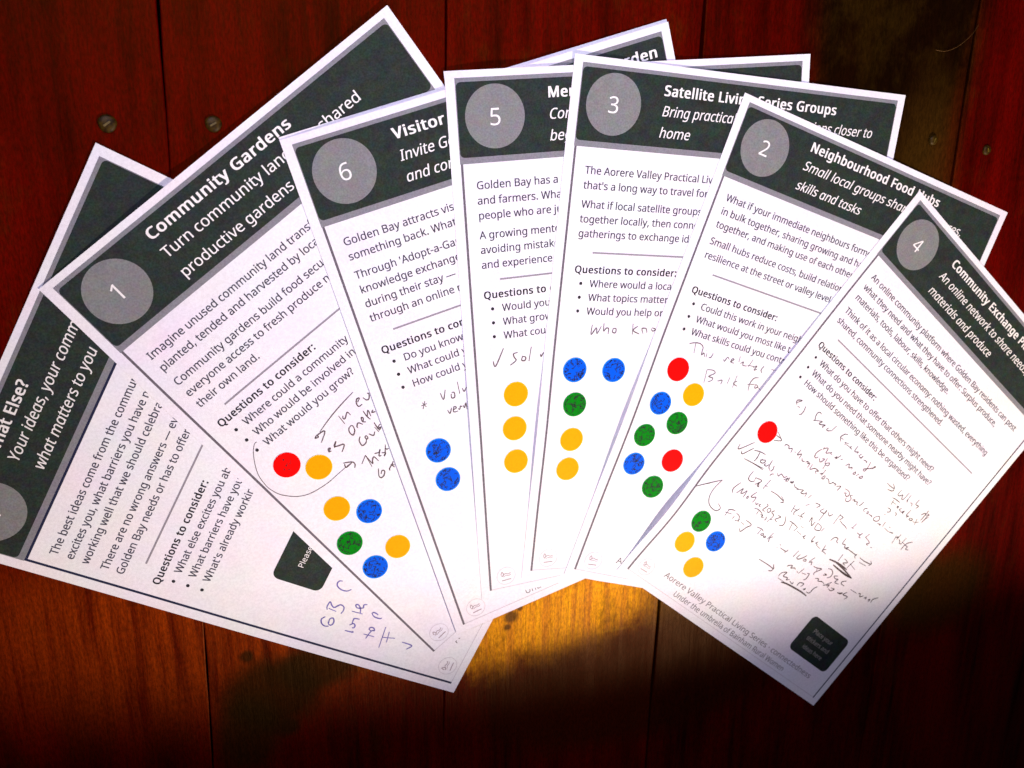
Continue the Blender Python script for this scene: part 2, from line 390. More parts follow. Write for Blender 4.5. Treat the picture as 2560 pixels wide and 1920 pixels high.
# ------------------------------------------------------------------ lettering outlines (thousandths of an em) and pen strokes (page millimetres)
GLYPHS = ''''180/128 573 112 366 68 366 52 573
,215/154 84 149 65 143 45 136 23 128 1 120 -20 111 -42 102 -63 94 -84 85 -103 33 -103 38 -83 43 -61 49 -38 53 -15 58 8 63 31 67 53 70 74 73 93 148 93
-258/32 184 32 246 226 246 226 184
.215/58 43 59 61 64 75 72 85 82 92 94 96 107 97 120 96 132 92 142 85 151 75 156 61 157 43 156 26 151 12 142 2 132 -6 120 -10 107 -11 94 -10 82 -6 72 2 64 12 59 26
0459/419 287 418 242 415 201 409 163 401 128 390 97 376 70 359 47 339 27 316 12 290 1 261 -6 229 -8 188 -4 153 8 122 27 97 54 76 88 60 129 48 176 42 229 39 287 41 346 48 399 58 446 73 486 93 520 119 547 149 566 186 578 229 581 269 578 304 566 335 547 361 520 382 486 399 446 410 399 417 346/110 287 111 238 115 194 121 156 131 125 143 98 159 78 178 64 202 55 229 52 256 55 279 64 298 78 314 98 326 124 336 156 343 194 347 238 348 287 347 336 343 380 336 417 326 449 314 475 298 495 279 510 256 518 229 521 202 518 178 510 159 495 143 475 131 449 121 417 115 380 111 336
1459/285 0 216 0 216 400 216 439 217 470 219 499 211 491 203 483 196 477 169 455 108 405 71 452 226 573 285 573
2459/417 0 38 0 38 59 188 210 216 238 240 264 261 287 280 309 295 331 306 353 315 376 320 399 322 424 318 453 309 477 294 496 273 510 249 518 221 520 194 519 169 514 147 506 126 495 104 482 83 466 45 513 60 526 77 537 94 548 113 557 132 565 153 572 174 577 197 580 221 581 255 579 285 572 313 562 336 548 356 531 372 510 384 485 391 458 394 428 392 399 386 371 375 344 361 318 344 292 324 267 301 241 275 214 247 185 128 67 128 64 417 64
3459/395 439 394 414 389 392 381 372 370 355 356 339 340 326 321 316 300 307 277 302 277 298 319 290 353 276 379 255 398 229 409 198 413 163 410 131 403 101 390 74 371 50 348 30 318 14 283 2 241 -6 193 -8 164 -7 136 -5 110 -1 85 5 60 13 36 23 36 89 61 78 87 69 114 61 141 56 168 52 194 51 241 55 278 65 305 81 324 104 335 132 339 164 337 187 331 206 320 223 306 236 288 247 265 255 240 261 211 264 179 265 123 265 123 326 180 326 209 327 236 332 259 339 278 350 294 362 307 377 316 394 321 413 323 434 320 460 311 481 295 498 274 511 249 519 219 521 199 521 181 519 164 515 147 511 132 505 117 498 103 491 89 482 75 473 39 521 61 537 87 550 115 563 147 573 181 579 218 581 273 576 317 563 352 540 376 511 390 477
4459/443 130 359 130 359 0 291 0 291 130 17 130 17 190 286 576 359 576 359 193 443 193/291 374 291 412 293 444 294 474 295 500 292 500 287 490 282 479 276 468 270 456 263 446 257 438 86 193 291 193
5459/221 351 258 349 292 342 322 331 349 316 371 297 389 274 402 247 410 217 413 183 410 145 402 111 387 81 368 54 343 32 314 15 280 2 242 -5 199 -8 170 -7 142 -4 116 0 91 6 70 14 51 23 51 90 71 79 95 70 121 62 148 57 174 53 200 52 227 54 252 58 274 65 293 76 310 89 323 106 333 126 339 149 341 176 337 210 325 239 306 262 279 279 243 289 197 292 182 291 164 290 146 288 128 285 112 283 99 280 64 302 86 573 373 573 373 508 146 508 132 342 169 348 185 350 202 351
6459/44 245 45 278 47 310 51 342 57 374 64 404 75 433 87 461 103 486 121 510 143 530 168 548 196 562 228 572 265 578 306 581 318 580 330 580 344 579 356 578 368 576 377 573 377 513 367 516 356 519 344 520 332 522 320 523 308 523 273 521 242 515 216 504 193 491 173 474 158 454 145 431 134 407 127 380 121 352 117 322 115 291 119 291 128 303 138 315 150 326 163 335 178 343 194 350 213 355 233 357 255 358 287 356 316 349 342 338 365 322 384 303 400 279 412 251 419 220 421 184 419 147 411 112 399 82 382 55 361 33 336 15 307 2 275 -5 239 -8 212 -6 187 -1 163 7 140 19 119 35 101 54 84 76 70 103 59 133 51 166 46 204/238 51 270 55 297 66 320 84 337 109 348 143 351 184 348 218 339 247 324 271 302 289 274 300 241 303 217 301 195 296 175 287 157 276 143 263 131 248 122 232 117 215 115 198 116 181 119 163 123 146 129 129 137 114 146 99 158 85 170 74 185 64 201 57 219 53
7459/109 0 344 508 35 508 35 573 419 573 419 518 187 0
8459/229 581 261 579 291 574 318 565 341 553 362 538 378 519 390 497 398 472 400 443 399 421 394 401 385 383 374 367 361 352 346 338 329 325 310 314 291 303 314 291 335 279 355 265 373 250 389 234 401 216 411 196 417 173 419 148 416 118 408 90 395 65 378 44 356 26 330 11 300 1 267 -6 231 -8 192 -6 157 0 126 10 100 24 78 42 61 63 49 87 42 115 39 146 41 171 47 194 56 214 68 232 82 249 99 264 118 277 138 289 158 299 140 310 123 322 107 336 93 350 81 366 71 383 64 401 59 422 58 444 60 472 68 497 80 518 97 537 117 552 141 565 168 573 197 579/108 145 112 119 121 96 138 76 161 60 192 51 229 48 265 51 295 60 319 76 336 96 346 120 350 148 348 166 343 182 335 197 324 211 310 223 293 235 274 246 253 256 229 265 217 270 194 260 174 249 157 237 142 225 130 212 121 197 114 182 110 164/228 524 200 521 176 514 155 502 139 486 130 466 127 441 128 422 133 406 141 391 151 379 164 367 179 357 195 348 213 339 232 330 250 339 267 348 282 357 296 367 307 379 317 392 325 406 329 423 330 441 327 466 318 486 302 502 282 514 257 521
9459/417 328 416 295 414 263 410 231 405 199 397 168 387 139 374 112 358 86 340 63 318 42 293 25 265 11 232 0 195 -6 154 -8 143 -8 130 -7 117 -6 103 -4 92 -2 82 0 82 60 92 57 103 55 115 53 128 51 140 50 152 50 188 52 218 58 245 68 268 82 287 99 303 118 316 141 327 165 334 192 340 221 344 250 346 281 341 281 332 269 322 258 310 247 297 238 282 230 266 223 247 218 227 215 204 214 173 216 144 223 118 235 95 250 76 270 61 294 49 321 42 352 40 387 43 426 50 460 63 491 80 517 101 540 127 557 156 570 188 578 223 581 250 579 275 574 299 565 322 553 342 537 361 518 377 495 391 469 402 439 410 406 415 369/223 521 192 518 165 507 142 488 124 463 113 429 110 388 113 354 122 325 137 301 158 284 186 273 220 269 244 271 266 276 286 285 304 296 318 310 330 325 339 341 344 358 346 374 345 392 342 409 338 426 332 443 324 459 315 474 304 487 291 499 277 508 260 516 242 520
:215/58 43 59 61 64 75 72 85 82 92 94 96 107 97 120 96 132 92 142 85 151 75 156 61 157 43 156 26 151 12 142 2 132 -6 120 -10 107 -11 94 -10 82 -6 72 2 64 12 59 26/58 387 59 405 64 419 72 429 82 436 94 440 107 441 120 440 132 436 142 429 151 419 156 405 157 387 156 369 151 355 142 345 132 338 120 333 107 332 94 333 82 338 72 345 64 355 59 369
?348/112 183 113 202 115 220 118 235 123 250 130 264 139 277 150 291 164 305 180 319 199 336 215 351 228 363 239 375 247 386 253 398 257 410 259 423 260 439 257 462 249 482 235 498 216 510 192 517 163 519 138 518 114 514 93 509 73 502 53 494 34 485 10 541 32 552 55 561 81 569 108 576 137 579 168 581 215 576 254 564 285 543 309 515 323 481 327 440 326 417 322 397 316 379 307 363 296 347 283 332 268 318 251 303 233 287 216 273 203 260 192 248 184 237 177 226 173 215 171 203 169 190 168 175 168 161 112 161/94 43 95 61 100 75 108 85 118 92 130 96 144 97 156 96 168 92 178 85 186 75 191 61 192 43 191 26 186 12 178 2 168 -6 156 -10 144 -11 130 -10 118 -6 108 2 100 12 95 26
A512/437 0 368 177 141 177 73 0 0 0 224 575 289 575 512 0/282 415 274 438 263 473 255 500 247 468 238 438 230 415 165 241 346 241
B521/241 573 307 569 361 558 404 541 434 515 453 478 459 431 457 409 453 389 446 371 437 354 424 340 409 328 392 317 372 309 350 304 350 300 373 295 395 288 415 279 433 267 448 253 461 236 470 215 476 191 478 163 475 130 467 100 454 74 436 52 413 33 385 19 354 8 318 2 279 0 78 0 78 573/256 329 300 331 334 339 357 352 372 371 381 394 384 423 380 451 369 474 351 490 324 502 289 509 245 511 150 511 150 329/150 269 150 61 265 61 311 64 346 74 371 91 388 112 398 138 401 168 399 188 395 205 388 221 377 235 362 247 344 256 321 263 293 267 260 269
C507/323 517 294 516 266 510 241 502 217 490 196 474 178 456 162 434 149 410 139 383 131 353 127 321 125 286 128 241 135 200 147 164 164 132 186 105 213 83 244 68 281 58 322 55 347 56 371 58 394 62 416 66 438 72 460 78 460 15 438 8 416 2 393 -2 369 -6 342 -7 312 -8 257 -4 208 8 166 28 130 56 101 90 78 131 62 178 52 230 49 287 51 329 57 369 67 406 81 440 99 471 120 499 145 523 174 543 206 559 242 571 281 578 324 581 353 580 381 577 409 572 435 565 460 557 482 547 453 486 435 494 415 501 394 508 372 513 348 516
D585/536 292 533 231 521 177 501 131 474 91 439 58 399 33 351 15 297 4 237 0 78 0 78 573 254 573 309 569 359 558 404 540 443 516 476 484 502 446 521 401 533 350/460 289 457 337 449 379 435 415 416 444 391 469 361 487 327 500 287 508 244 511 150 511 150 62 228 62 299 68 357 87 402 119 434 164 454 220
E446/398 0 78 0 78 573 398 573 398 509 150 509 150 330 383 330 383 268 150 268 150 63 398 63
F416/150 0 78 0 78 573 398 573 398 509 150 509 150 306 383 306 383 243 150 243
G584/326 302 524 302 524 22 493 12 462 5 431 -1 398 -5 362 -7 323 -8 267 -4 217 8 173 28 136 55 105 89 81 130 63 176 52 229 49 286 53 343 65 395 84 442 111 482 145 517 186 544 233 564 286 577 346 581 377 580 407 577 437 572 465 565 491 557 516 547 489 484 468 493 445 501 421 508 395 513 369 516 342 517 298 514 259 505 225 489 195 468 170 441 150 409 136 373 127 332 124 286 127 243 134 202 146 166 164 133 187 106 216 84 251 68 292 58 340 55 364 55 385 56 404 59 421 61 437 65 452 68 452 238 326 238
H594/516 0 443 0 443 267 150 267 150 0 78 0 78 573 150 573 150 330 443 330 443 573 516 573
I272/239 0 32 0 32 42 99 57 99 515 32 531 32 573 239 573 239 531 172 515 172 57 239 42
J219/-3 -152 -16 -152 -27 -151 -37 -150 -46 -147 -55 -145 -63 -142 -63 -81 -54 -83 -45 -85 -35 -87 -25 -88 -15 -89 -5 -89 8 -88 21 -85 33 -81 45 -74 54 -65 63 -53 69 -38 73 -19 74 3 74 573 146 573 146 9 144 -26 138 -56 128 -82 114 -104 96 -122 75 -135 52 -145 25 -150
K496/496 0 411 0 209 273 150 222 150 0 78 0 78 573 150 573 150 290 166 308 182 327 199 345 249 399 403 573 488 573 261 323
L420/78 0 78 573 150 573 150 64 400 64 400 0
M727/330 0 142 502 139 502 140 490 141 477 142 461 142 444 143 426 144 407 144 387 144 367 144 347 144 0 78 0 78 573 184 573 361 103 364 103 544 573 650 573 650 0 578 0 578 352 578 371 579 389 579 408 580 426 580 443 581 460 584 501 581 501 390 0
N609/532 0 447 0 141 476 138 476 139 462 140 448 141 432 143 378 144 359 144 340 144 320 144 0 78 0 78 573 161 573 467 99 470 99 468 137 466 193 465 213 464 232 464 249 464 573 532 573
O626/577 287 576 244 570 204 561 166 547 132 531 101 510 73 486 49 459 29 428 13 393 1 355 -6 314 -8 271 -6 232 1 196 13 165 29 138 49 114 73 94 101 78 132 65 167 56 204 51 245 49 288 52 344 62 396 78 442 100 482 130 517 166 545 208 565 258 577 314 581 369 577 417 565 459 545 495 517 524 483 547 442 564 396 574 344/125 287 127 241 134 200 145 163 161 131 182 104 207 83 238 67 273 58 314 55 354 58 390 67 420 83 445 104 465 131 481 163 492 200 499 241 501 287 496 354 481 411 456 457 421 491 373 511 314 518 274 515 238 506 207 490 182 469 161 443 145 411 134 374 127 333
P485/229 573 297 568 352 553 393 528 421 495 439 454 444 404 443 381 439 358 433 336 423 316 411 296 395 278 375 262 351 249 324 238 292 230 256 225 216 223 150 223 150 0 78 0 78 573/223 511 150 511 150 285 208 285 242 286 272 290 298 296 320 306 338 318 352 334 362 352 368 375 370 401 366 435 354 462 334 484 306 499 269 508
Q626/577 287 575 242 569 200 559 160 544 124 525 92 503 64 476 40 445 21 411 6 548 -136 444 -136 334 -7 324 -8 314 -8 271 -6 232 1 196 13 165 29 138 49 114 73 94 101 78 132 65 167 56 204 51 245 49 288 52 344 62 396 78 442 100 482 130 517 166 545 208 565 258 577 314 581 369 577 417 565 459 545 495 517 524 483 547 442 564 396 574 344/125 287 127 241 134 200 145 163 161 131 182 104 207 83 238 67 273 58 314 55 354 58 390 67 420 83 445 104 465 131 481 163 492 200 499 241 501 287 496 354 481 411 456 457 421 491 373 511 314 518 274 515 238 506 207 490 182 469 161 443 145 411 134 374 127 333
R499/236 573 281 571 320 565 353 555 381 540 404 522 422 500 434 474 442 444 444 410 442 381 437 356 427 334 415 315 401 298 385 285 367 274 349 264 330 257 487 0 403 0 264 237 150 237 150 0 78 0 78 573/232 510 150 510 150 298 236 298 278 301 312 310 338 325 355 347 366 374 370 407 368 430 363 450 355 467 343 480 328 491 310 500 287 505 261 509
S440/403 153 400 121 392 92 378 66 359 44 335 26 307 11 274 1 238 -6 198 -8 177 -8 157 -7 137 -5 118 -2 100 1 83 4 68 9 54 14 41 19 41 88 62 80 86 72 113 65 142 59 171 56 201 55 228 56 252 60 273 66 290 74 305 85 316 98 324 113 329 129 330 147 329 164 325 180 318 194 308 207 295 218 277 230 255 241 228 252 196 265 172 274 151 284 131 294 114 305 98 317 85 330 74 344 65 359 57 375 52 393 49 413 48 435 51 464 58 490 71 513 89 533 110 550 136 563 165 573 197 579 231 581 262 580 290 577 318 572 343 565 367 558 389 549 366 487 346 495 325 502 302 508 278 513 254 516 229 517 207 516 187 513 169 507 155 499 142 489 133 478 126 464 122 450 121 434 122 416 126 400 133 386 143 373 156 362 172 351 193 341 217 330 246 318 278 306 307 293 332 279 353 264 371 247 385 228 395 206 401 181
T446/259 0 187 0 187 509 8 509 8 573 437 573 437 509 259 509
U586/513 202 511 164 503 128 489 95 470 65 446 40 416 20 380 4 338 -5 290 -8 225 -2 171 18 128 50 97 93 78 144 72 204 72 573 144 573 144 201 148 158 161 122 182 93 211 72 248 59 294 55 327 57 355 63 379 73 399 88 415 105 427 126 435 149 440 174 442 202 442 573 513 573
V481/481 573 277 0 204 0 0 573 75 573 204 205 210 190 215 175 220 160 231 119 235 106 238 93 241 80 243 93 246 106 250 119 253 133 257 147 262 161 277 207 405 573
W746/735 573 583 0 510 0 399 375 389 410 380 443 373 471 370 488 367 471 361 443 352 409 349 397 346 385 342 373 234 0 161 0 10 573 85 573 174 223 183 186 190 151 193 140 195 129 196 118 201 87 206 119 209 131 211 142 213 154 222 191 232 227 333 573 407 573 512 225 516 212 520 200 523 187 532 151 534 139 536 128 538 117 544 87 545 100 548 114 550 129 553 144 556 159 560 175 572 224 660 573
X470/467 0 385 0 233 249 79 0 3 0 193 298 15 573 95 573 236 348 377 573 453 573 276 300
Y454/227 291 376 573 454 573 263 222 263 0 191 0 191 219 0 573 79 573
Z459/427 0 30 0 30 55 332 508 40 508 40 573 419 573 419 518 118 64 427 64
a450/231 437 279 433 318 422 347 403 368 375 381 338 385 293 385 0 334 0 320 61 317 61 304 46 292 33 279 22 265 13 250 5 234 -1 216 -5 195 -7 172 -8 148 -7 124 -2 103 6 84 16 68 30 55 48 45 68 39 92 37 119 43 159 59 192 87 219 127 238 179 251 243 257 316 259 316 285 313 317 306 342 293 359 275 371 253 378 227 380 205 379 183 376 163 370 143 363 124 355 106 347 84 400 104 410 126 419 151 426 177 432 204 436/252 208 204 203 167 195 141 182 124 165 113 144 110 119 112 97 120 79 132 66 148 56 167 51 188 49 223 52 253 62 279 79 299 103 311 134 315 172 315 210
b493/139 461 139 443 138 426 138 410 137 396 136 383 135 373 139 373 153 390 169 405 189 419 213 429 240 435 272 437 322 431 365 412 401 381 428 338 444 283 449 215 447 168 439 127 427 91 410 61 390 36 365 17 337 3 306 -5 272 -8 240 -6 213 0 189 10 169 24 153 38 139 55 133 55 119 0 68 0 68 609 139 609/260 379 231 377 207 371 188 361 172 348 159 330 150 308 144 282 140 252 139 217 139 214 142 165 150 125 165 93 187 69 219 55 261 51 297 55 325 69 348 93 363 126 373 166 376 216 373 265 363 306 348 338 325 360 296 374
c385/241 -8 204 -5 170 2 139 15 112 34 88 58 69 87 55 123 47 165 44 213 47 262 56 305 71 342 90 372 114 396 142 415 174 428 208 435 245 438 267 437 288 435 309 431 328 426 344 421 358 415 337 356 323 361 308 365 292 370 275 373 259 375 244 376 217 374 193 368 172 358 155 343 141 325 131 303 123 277 119 247 117 213 119 181 123 152 131 126 141 104 155 86 172 71 191 61 214 55 240 53 262 54 283 56 302 60 319 65 336 71 351 78 351 15 336 8 320 3 304 -2 285 -5 264 -7
d493/221 -8 171 -2 128 17 92 48 65 91 49 146 44 214 49 282 66 338 93 381 128 413 171 432 221 438 243 437 262 434 280 429 296 423 310 416 323 407 335 397 345 386 354 374 359 374 356 405 355 418 355 429 354 438 354 609 425 609 425 0 368 0 358 58 354 58 345 46 335 35 323 24 310 15 296 7 279 1 262 -4 242 -7/232 51 273 55 305 67 328 88 343 117 352 154 355 200 355 213 352 263 343 304 329 336 306 360 274 375 231 379 196 374 168 359 146 334 130 300 120 260 117 213 120 165 130 125 146 93 168 69 197 55
e452/234 438 269 435 301 427 329 414 354 396 374 373 390 346 402 315 409 281 411 244 411 201 117 201 122 157 134 119 154 90 181 69 215 56 254 52 280 53 305 56 327 60 348 66 370 73 392 82 392 20 370 11 349 4 327 -1 304 -5 279 -7 251 -8 212 -5 176 3 143 17 114 36 90 61 70 91 56 126 47 167 44 212 47 257 55 297 68 333 86 364 108 390 134 411 164 426 198 435/233 380 202 377 175 366 154 348 137 323 125 293 119 257 338 257 336 281 333 302 326 322 318 338 306 353 292 364 276 373 256 378
f276/266 375 158 375 158 0 87 0 87 375 12 375 12 408 87 432 87 457 89 492 95 522 104 547 116 568 132 585 152 597 174 606 199 612 227 613 244 613 259 612 274 609 287 606 300 603 310 599 292 544 283 546 273 549 262 552 251 554 239 555 228 556 206 553 189 545 175 532 166 513 160 489 158 458 158 430 266 430
g493/221 438 248 436 273 431 297 422 319 409 338 393 355 373 359 373 369 430 425 430 425 -7 423 -46 416 -80 404 -109 388 -135 367 -155 341 -172 310 -183 274 -190 233 -192 202 -192 174 -189 147 -186 122 -180 99 -174 78 -165 78 -100 99 -110 123 -118 149 -125 177 -130 206 -133 237 -134 271 -130 300 -119 324 -101 341 -77 352 -48 355 -13 355 4 356 32 358 57 354 57 338 37 320 21 299 8 275 -1 250 -6 221 -8 170 -2 126 18 91 51 65 95 49 149 44 214 49 278 65 332 91 377 126 411 169 431/230 379 207 376 187 370 169 359 153 344 140 326 130 303 123 277 119 247 117 213 120 165 130 124 146 92 169 68 197 54 232 50 253 51 271 53 288 58 303 65 315 74 326 85 336 98 343 113 349 131 353 151 355 173 356 197 356 214 355 251 350 282 343 309 332 331 319 348 302 362 281 371 257 377
h496/139 431 139 420 138 410 138 399 135 370 140 370 149 385 161 397 174 407 188 416 204 424 221 429 238 434 255 436 273 437 306 435 335 430 360 421 382 408 399 391 413 370 423 344 429 314 431 280 431 0 361 0 361 275 358 307 351 333 338 353 319 367 295 376 265 379 235 377 210 370 189 360 173 347 160 329 150 308 144 283 140 254 139 222 139 0 68 0 68 609 139 609
i207/139 430 139 0 68 0 68 430/104 591 115 590 124 586 133 580 140 572 144 560 145 546 144 532 140 521 133 512 124 506 115 502 104 501 93 502 83 506 75 512 68 521 64 532 63 546 64 560 68 572 75 580 83 586 93 590
j207/18 -192 5 -192 -7 -191 -18 -190 -27 -188 -36 -185 -44 -183 -44 -126 -19 -132 -10 -133 -1 -134 9 -134 25 -132 39 -128 51 -120 61 -108 66 -90 68 -67 68 430 139 430 139 -64 137 -90 133 -113 126 -133 116 -151 103 -166 87 -177 67 -186 44 -191/63 546 64 560 68 572 75 580 83 586 93 590 104 591 115 590 124 586 133 580 140 572 144 560 145 546 144 532 140 521 133 512 124 506 115 502 104 501 93 502 83 506 75 512 68 521 64 532
k428/138 291 138 282 137 270 137 257 135 221 138 221 152 240 172 264 189 285 326 430 409 430 235 246 421 0 336 0 187 200 138 158 138 0 68 0 68 609 138 609
l207/139 0 68 0 68 609 139 609
m750/540 438 584 434 621 421 649 401 669 371 681 330 685 280 685 0 615 0 615 277 613 308 606 333 594 353 577 367 555 376 528 379 490 374 460 362 438 342 423 315 414 280 411 237 411 0 342 0 342 277 341 298 337 317 332 333 325 347 315 359 303 367 289 374 272 377 253 379 227 377 204 370 185 360 170 347 158 329 150 308 144 283 140 255 139 223 139 0 68 0 68 430 125 430 136 371 140 371 149 385 160 398 173 409 186 418 201 425 217 431 233 435 249 437 266 438 298 436 325 430 349 420 369 406 386 388 398 366 402 366 418 388 438 406 461 420 486 430 512 436
n496/275 438 322 434 361 421 391 401 413 371 426 330 431 280 431 0 361 0 361 275 358 307 351 333 338 353 319 367 295 376 265 379 222 374 189 361 166 338 151 308 142 269 139 223 139 0 68 0 68 430 125 430 136 371 140 371 150 385 162 398 175 409 190 418 206 425 222 431 239 435 257 437
o485/442 216 440 181 436 150 428 121 417 95 404 71 388 51 369 33 348 18 324 7 299 -1 271 -6 241 -8 214 -6 188 -1 163 7 140 18 119 33 100 51 84 71 70 95 59 121 51 150 46 181 44 216 47 261 55 301 68 336 87 367 110 392 137 412 169 426 204 435 244 438 281 435 316 426 347 412 374 392 398 367 417 336 431 301 439 261/117 216 119 184 123 154 130 128 141 105 155 86 172 71 192 59 216 53 243 51 270 53 294 59 314 71 331 86 345 105 356 128 363 154 367 184 369 216 367 248 363 277 355 303 345 325 331 344 314 359 294 370 270 376 242 379 202 374 171 359 147 335 130 303 120 263
p493/273 438 322 432 365 413 401 383 428 339 444 284 449 216 447 170 439 129 427 93 410 62 390 37 365 17 337 3 306 -5 272 -8 251 -7 231 -4 213 1 197 7 182 15 170 24 158 33 148 44 139 55 134 55 137 20 138 7 139 -5 139 -16 139 -192 68 -192 68 430 126 430 136 371 139 371 148 383 158 394 170 405 182 414 197 422 213 429 231 434 251 437/260 379 233 377 210 371 190 362 174 349 161 333 152 313 145 289 141 261 139 229 139 216 140 182 144 152 150 126 159 103 172 85 188 70 208 59 233 53 261 51 286 53 308 60 326 72 341 88 354 108 364 131 371 157 375 186 376 217 373 262 363 302 348 334 325 359 296 374
q493/354 -9 355 25 356 37 357 48 358 58 354 58 340 40 323 25 303 11 279 1 251 -6 219 -8 170 -2 128 17 93 48 66 91 49 146 44 214 47 261 54 302 67 338 83 368 104 393 129 413 157 427 188 435 221 438 253 436 280 429 304 419 324 405 341 389 355 371 358 371 369 430 425 430 425 -192 354 -192/233 51 260 52 284 58 304 67 320 79 333 96 342 116 349 140 353 168 355 199 355 213 352 263 343 305 328 337 305 361 273 375 231 379 196 374 167 359 145 334 130 300 120 260 117 213 120 165 130 126 146 93 168 70 197 55
r331/269 438 295 437 304 436 312 435 319 433 310 368 287 372 279 373 271 374 264 374 248 373 232 369 217 363 202 355 189 346 176 334 166 321 156 305 149 289 143 270 140 251 139 229 139 0 68 0 68 430 126 430 134 351 137 351 147 367 158 381 170 395 183 407 198 418 214 426 231 433 249 437
s384/348 119 346 92 339 69 327 49 311 32 292 18 268 6 241 -2 210 -6 176 -8 148 -7 122 -5 99 -1 78 5 59 11 42 19 42 83 60 75 81 67 104 60 128 54 153 50 178 49 211 51 236 57 256 66 269 79 277 94 280 112 279 123 276 132 271 141 264 150 253 158 239 167 222 176 200 185 174 196 148 206 124 217 103 228 84 239 69 252 57 266 48 283 43 302 41 324 46 358 61 386 85 408 118 425 157 435 202 438 228 437 252 434 275 430 298 424 319 417 339 409 315 353 297 360 278 366 258 372 238 377 218 379 197 380 171 379 149 374 131 366 118 356 111 343 108 328 109 317 113 307 119 298 127 290 139 282 154 274 172 266 193 256 219 246 245 236 268 226 289 215 306 203 321 191 333 176 341 159 346 140
t289/212 50 222 50 233 51 245 53 255 54 264 56 272 59 272 5 263 1 253 -2 240 -4 226 -6 213 -8 200 -8 178 -7 157 -3 138 4 120 13 104 27 91 44 82 66 76 93 74 125 74 375 13 375 13 409 75 437 103 528 144 528 144 430 269 430 269 375 144 375 144 127 146 103 153 83 163 69 177 58 193 52
u496/427 430 427 0 370 0 359 57 356 57 346 43 334 31 321 20 306 11 290 4 273 -1 256 -5 238 -7 220 -8 187 -6 159 -1 134 8 112 21 95 38 81 59 71 85 65 114 63 148 63 430 135 430 135 153 137 122 145 96 158 76 176 62 200 53 230 51 260 53 285 59 306 69 323 82 336 100 345 121 352 146 356 175 357 206 357 430
v407/163 0 0 430 75 430 167 176 180 137 185 123 189 109 193 96 197 83 199 72 201 63 204 63 207 72 210 84 214 96 218 110 222 124 227 138 241 176 332 430 407 430 244 0
w630/346 243 336 276 328 308 321 335 316 357 313 357 308 335 302 307 294 275 291 264 287 253 284 242 207 1 127 1 9 431 82 431 141 201 145 186 149 170 153 154 163 109 166 96 168 84 169 73 172 73 178 97 185 128 193 160 201 188 277 431 354 431 428 188 440 149 444 135 447 122 451 109 454 96 456 84 457 74 460 74 462 84 464 95 466 108 469 122 473 137 477 153 489 201 549 431 621 431 502 1 419 1
x424/170 220 22 430 102 430 213 268 322 430 402 430 253 220 410 0 330 0 213 172 94 0 14 0
y409/1 430 76 430 169 185 184 144 188 130 193 117 196 105 200 92 203 80 205 68 209 68 212 83 217 100 224 121 231 142 238 164 245 186 333 430 409 430 224 -59 213 -85 201 -108 188 -130 173 -148 157 -164 138 -176 117 -185 94 -191 67 -192 55 -192 44 -192 34 -190 9 -186 9 -130 30 -133 38 -134 47 -135 56 -135 72 -134 86 -131 99 -126 110 -118 121 -110 130 -99 138 -87 145 -73 152 -59 174 -2
z377/346 0 31 0 31 47 262 375 45 375 45 430 340 430 340 377 112 55 346 55
·215/58 283 59 301 64 315 72 325 82 331 94 335 107 337 120 335 132 331 142 325 151 315 156 301 157 283 156 266 151 252 142 241 132 234 120 230 107 229 94 230 82 234 72 241 64 252 59 266
—802/32 184 32 246 770 246 770 184
•302/62 293 63 315 67 335 73 351 82 364 93 375 105 383 120 388 135 391 151 392 167 391 182 388 196 383 208 375 219 364 228 351 234 335 238 315 240 293 238 271 234 252 228 235 219 222 208 211 196 203 182 198 167 194 151 193 135 194 120 198 105 203 93 211 82 222 73 235 67 252 63 271
 209'''
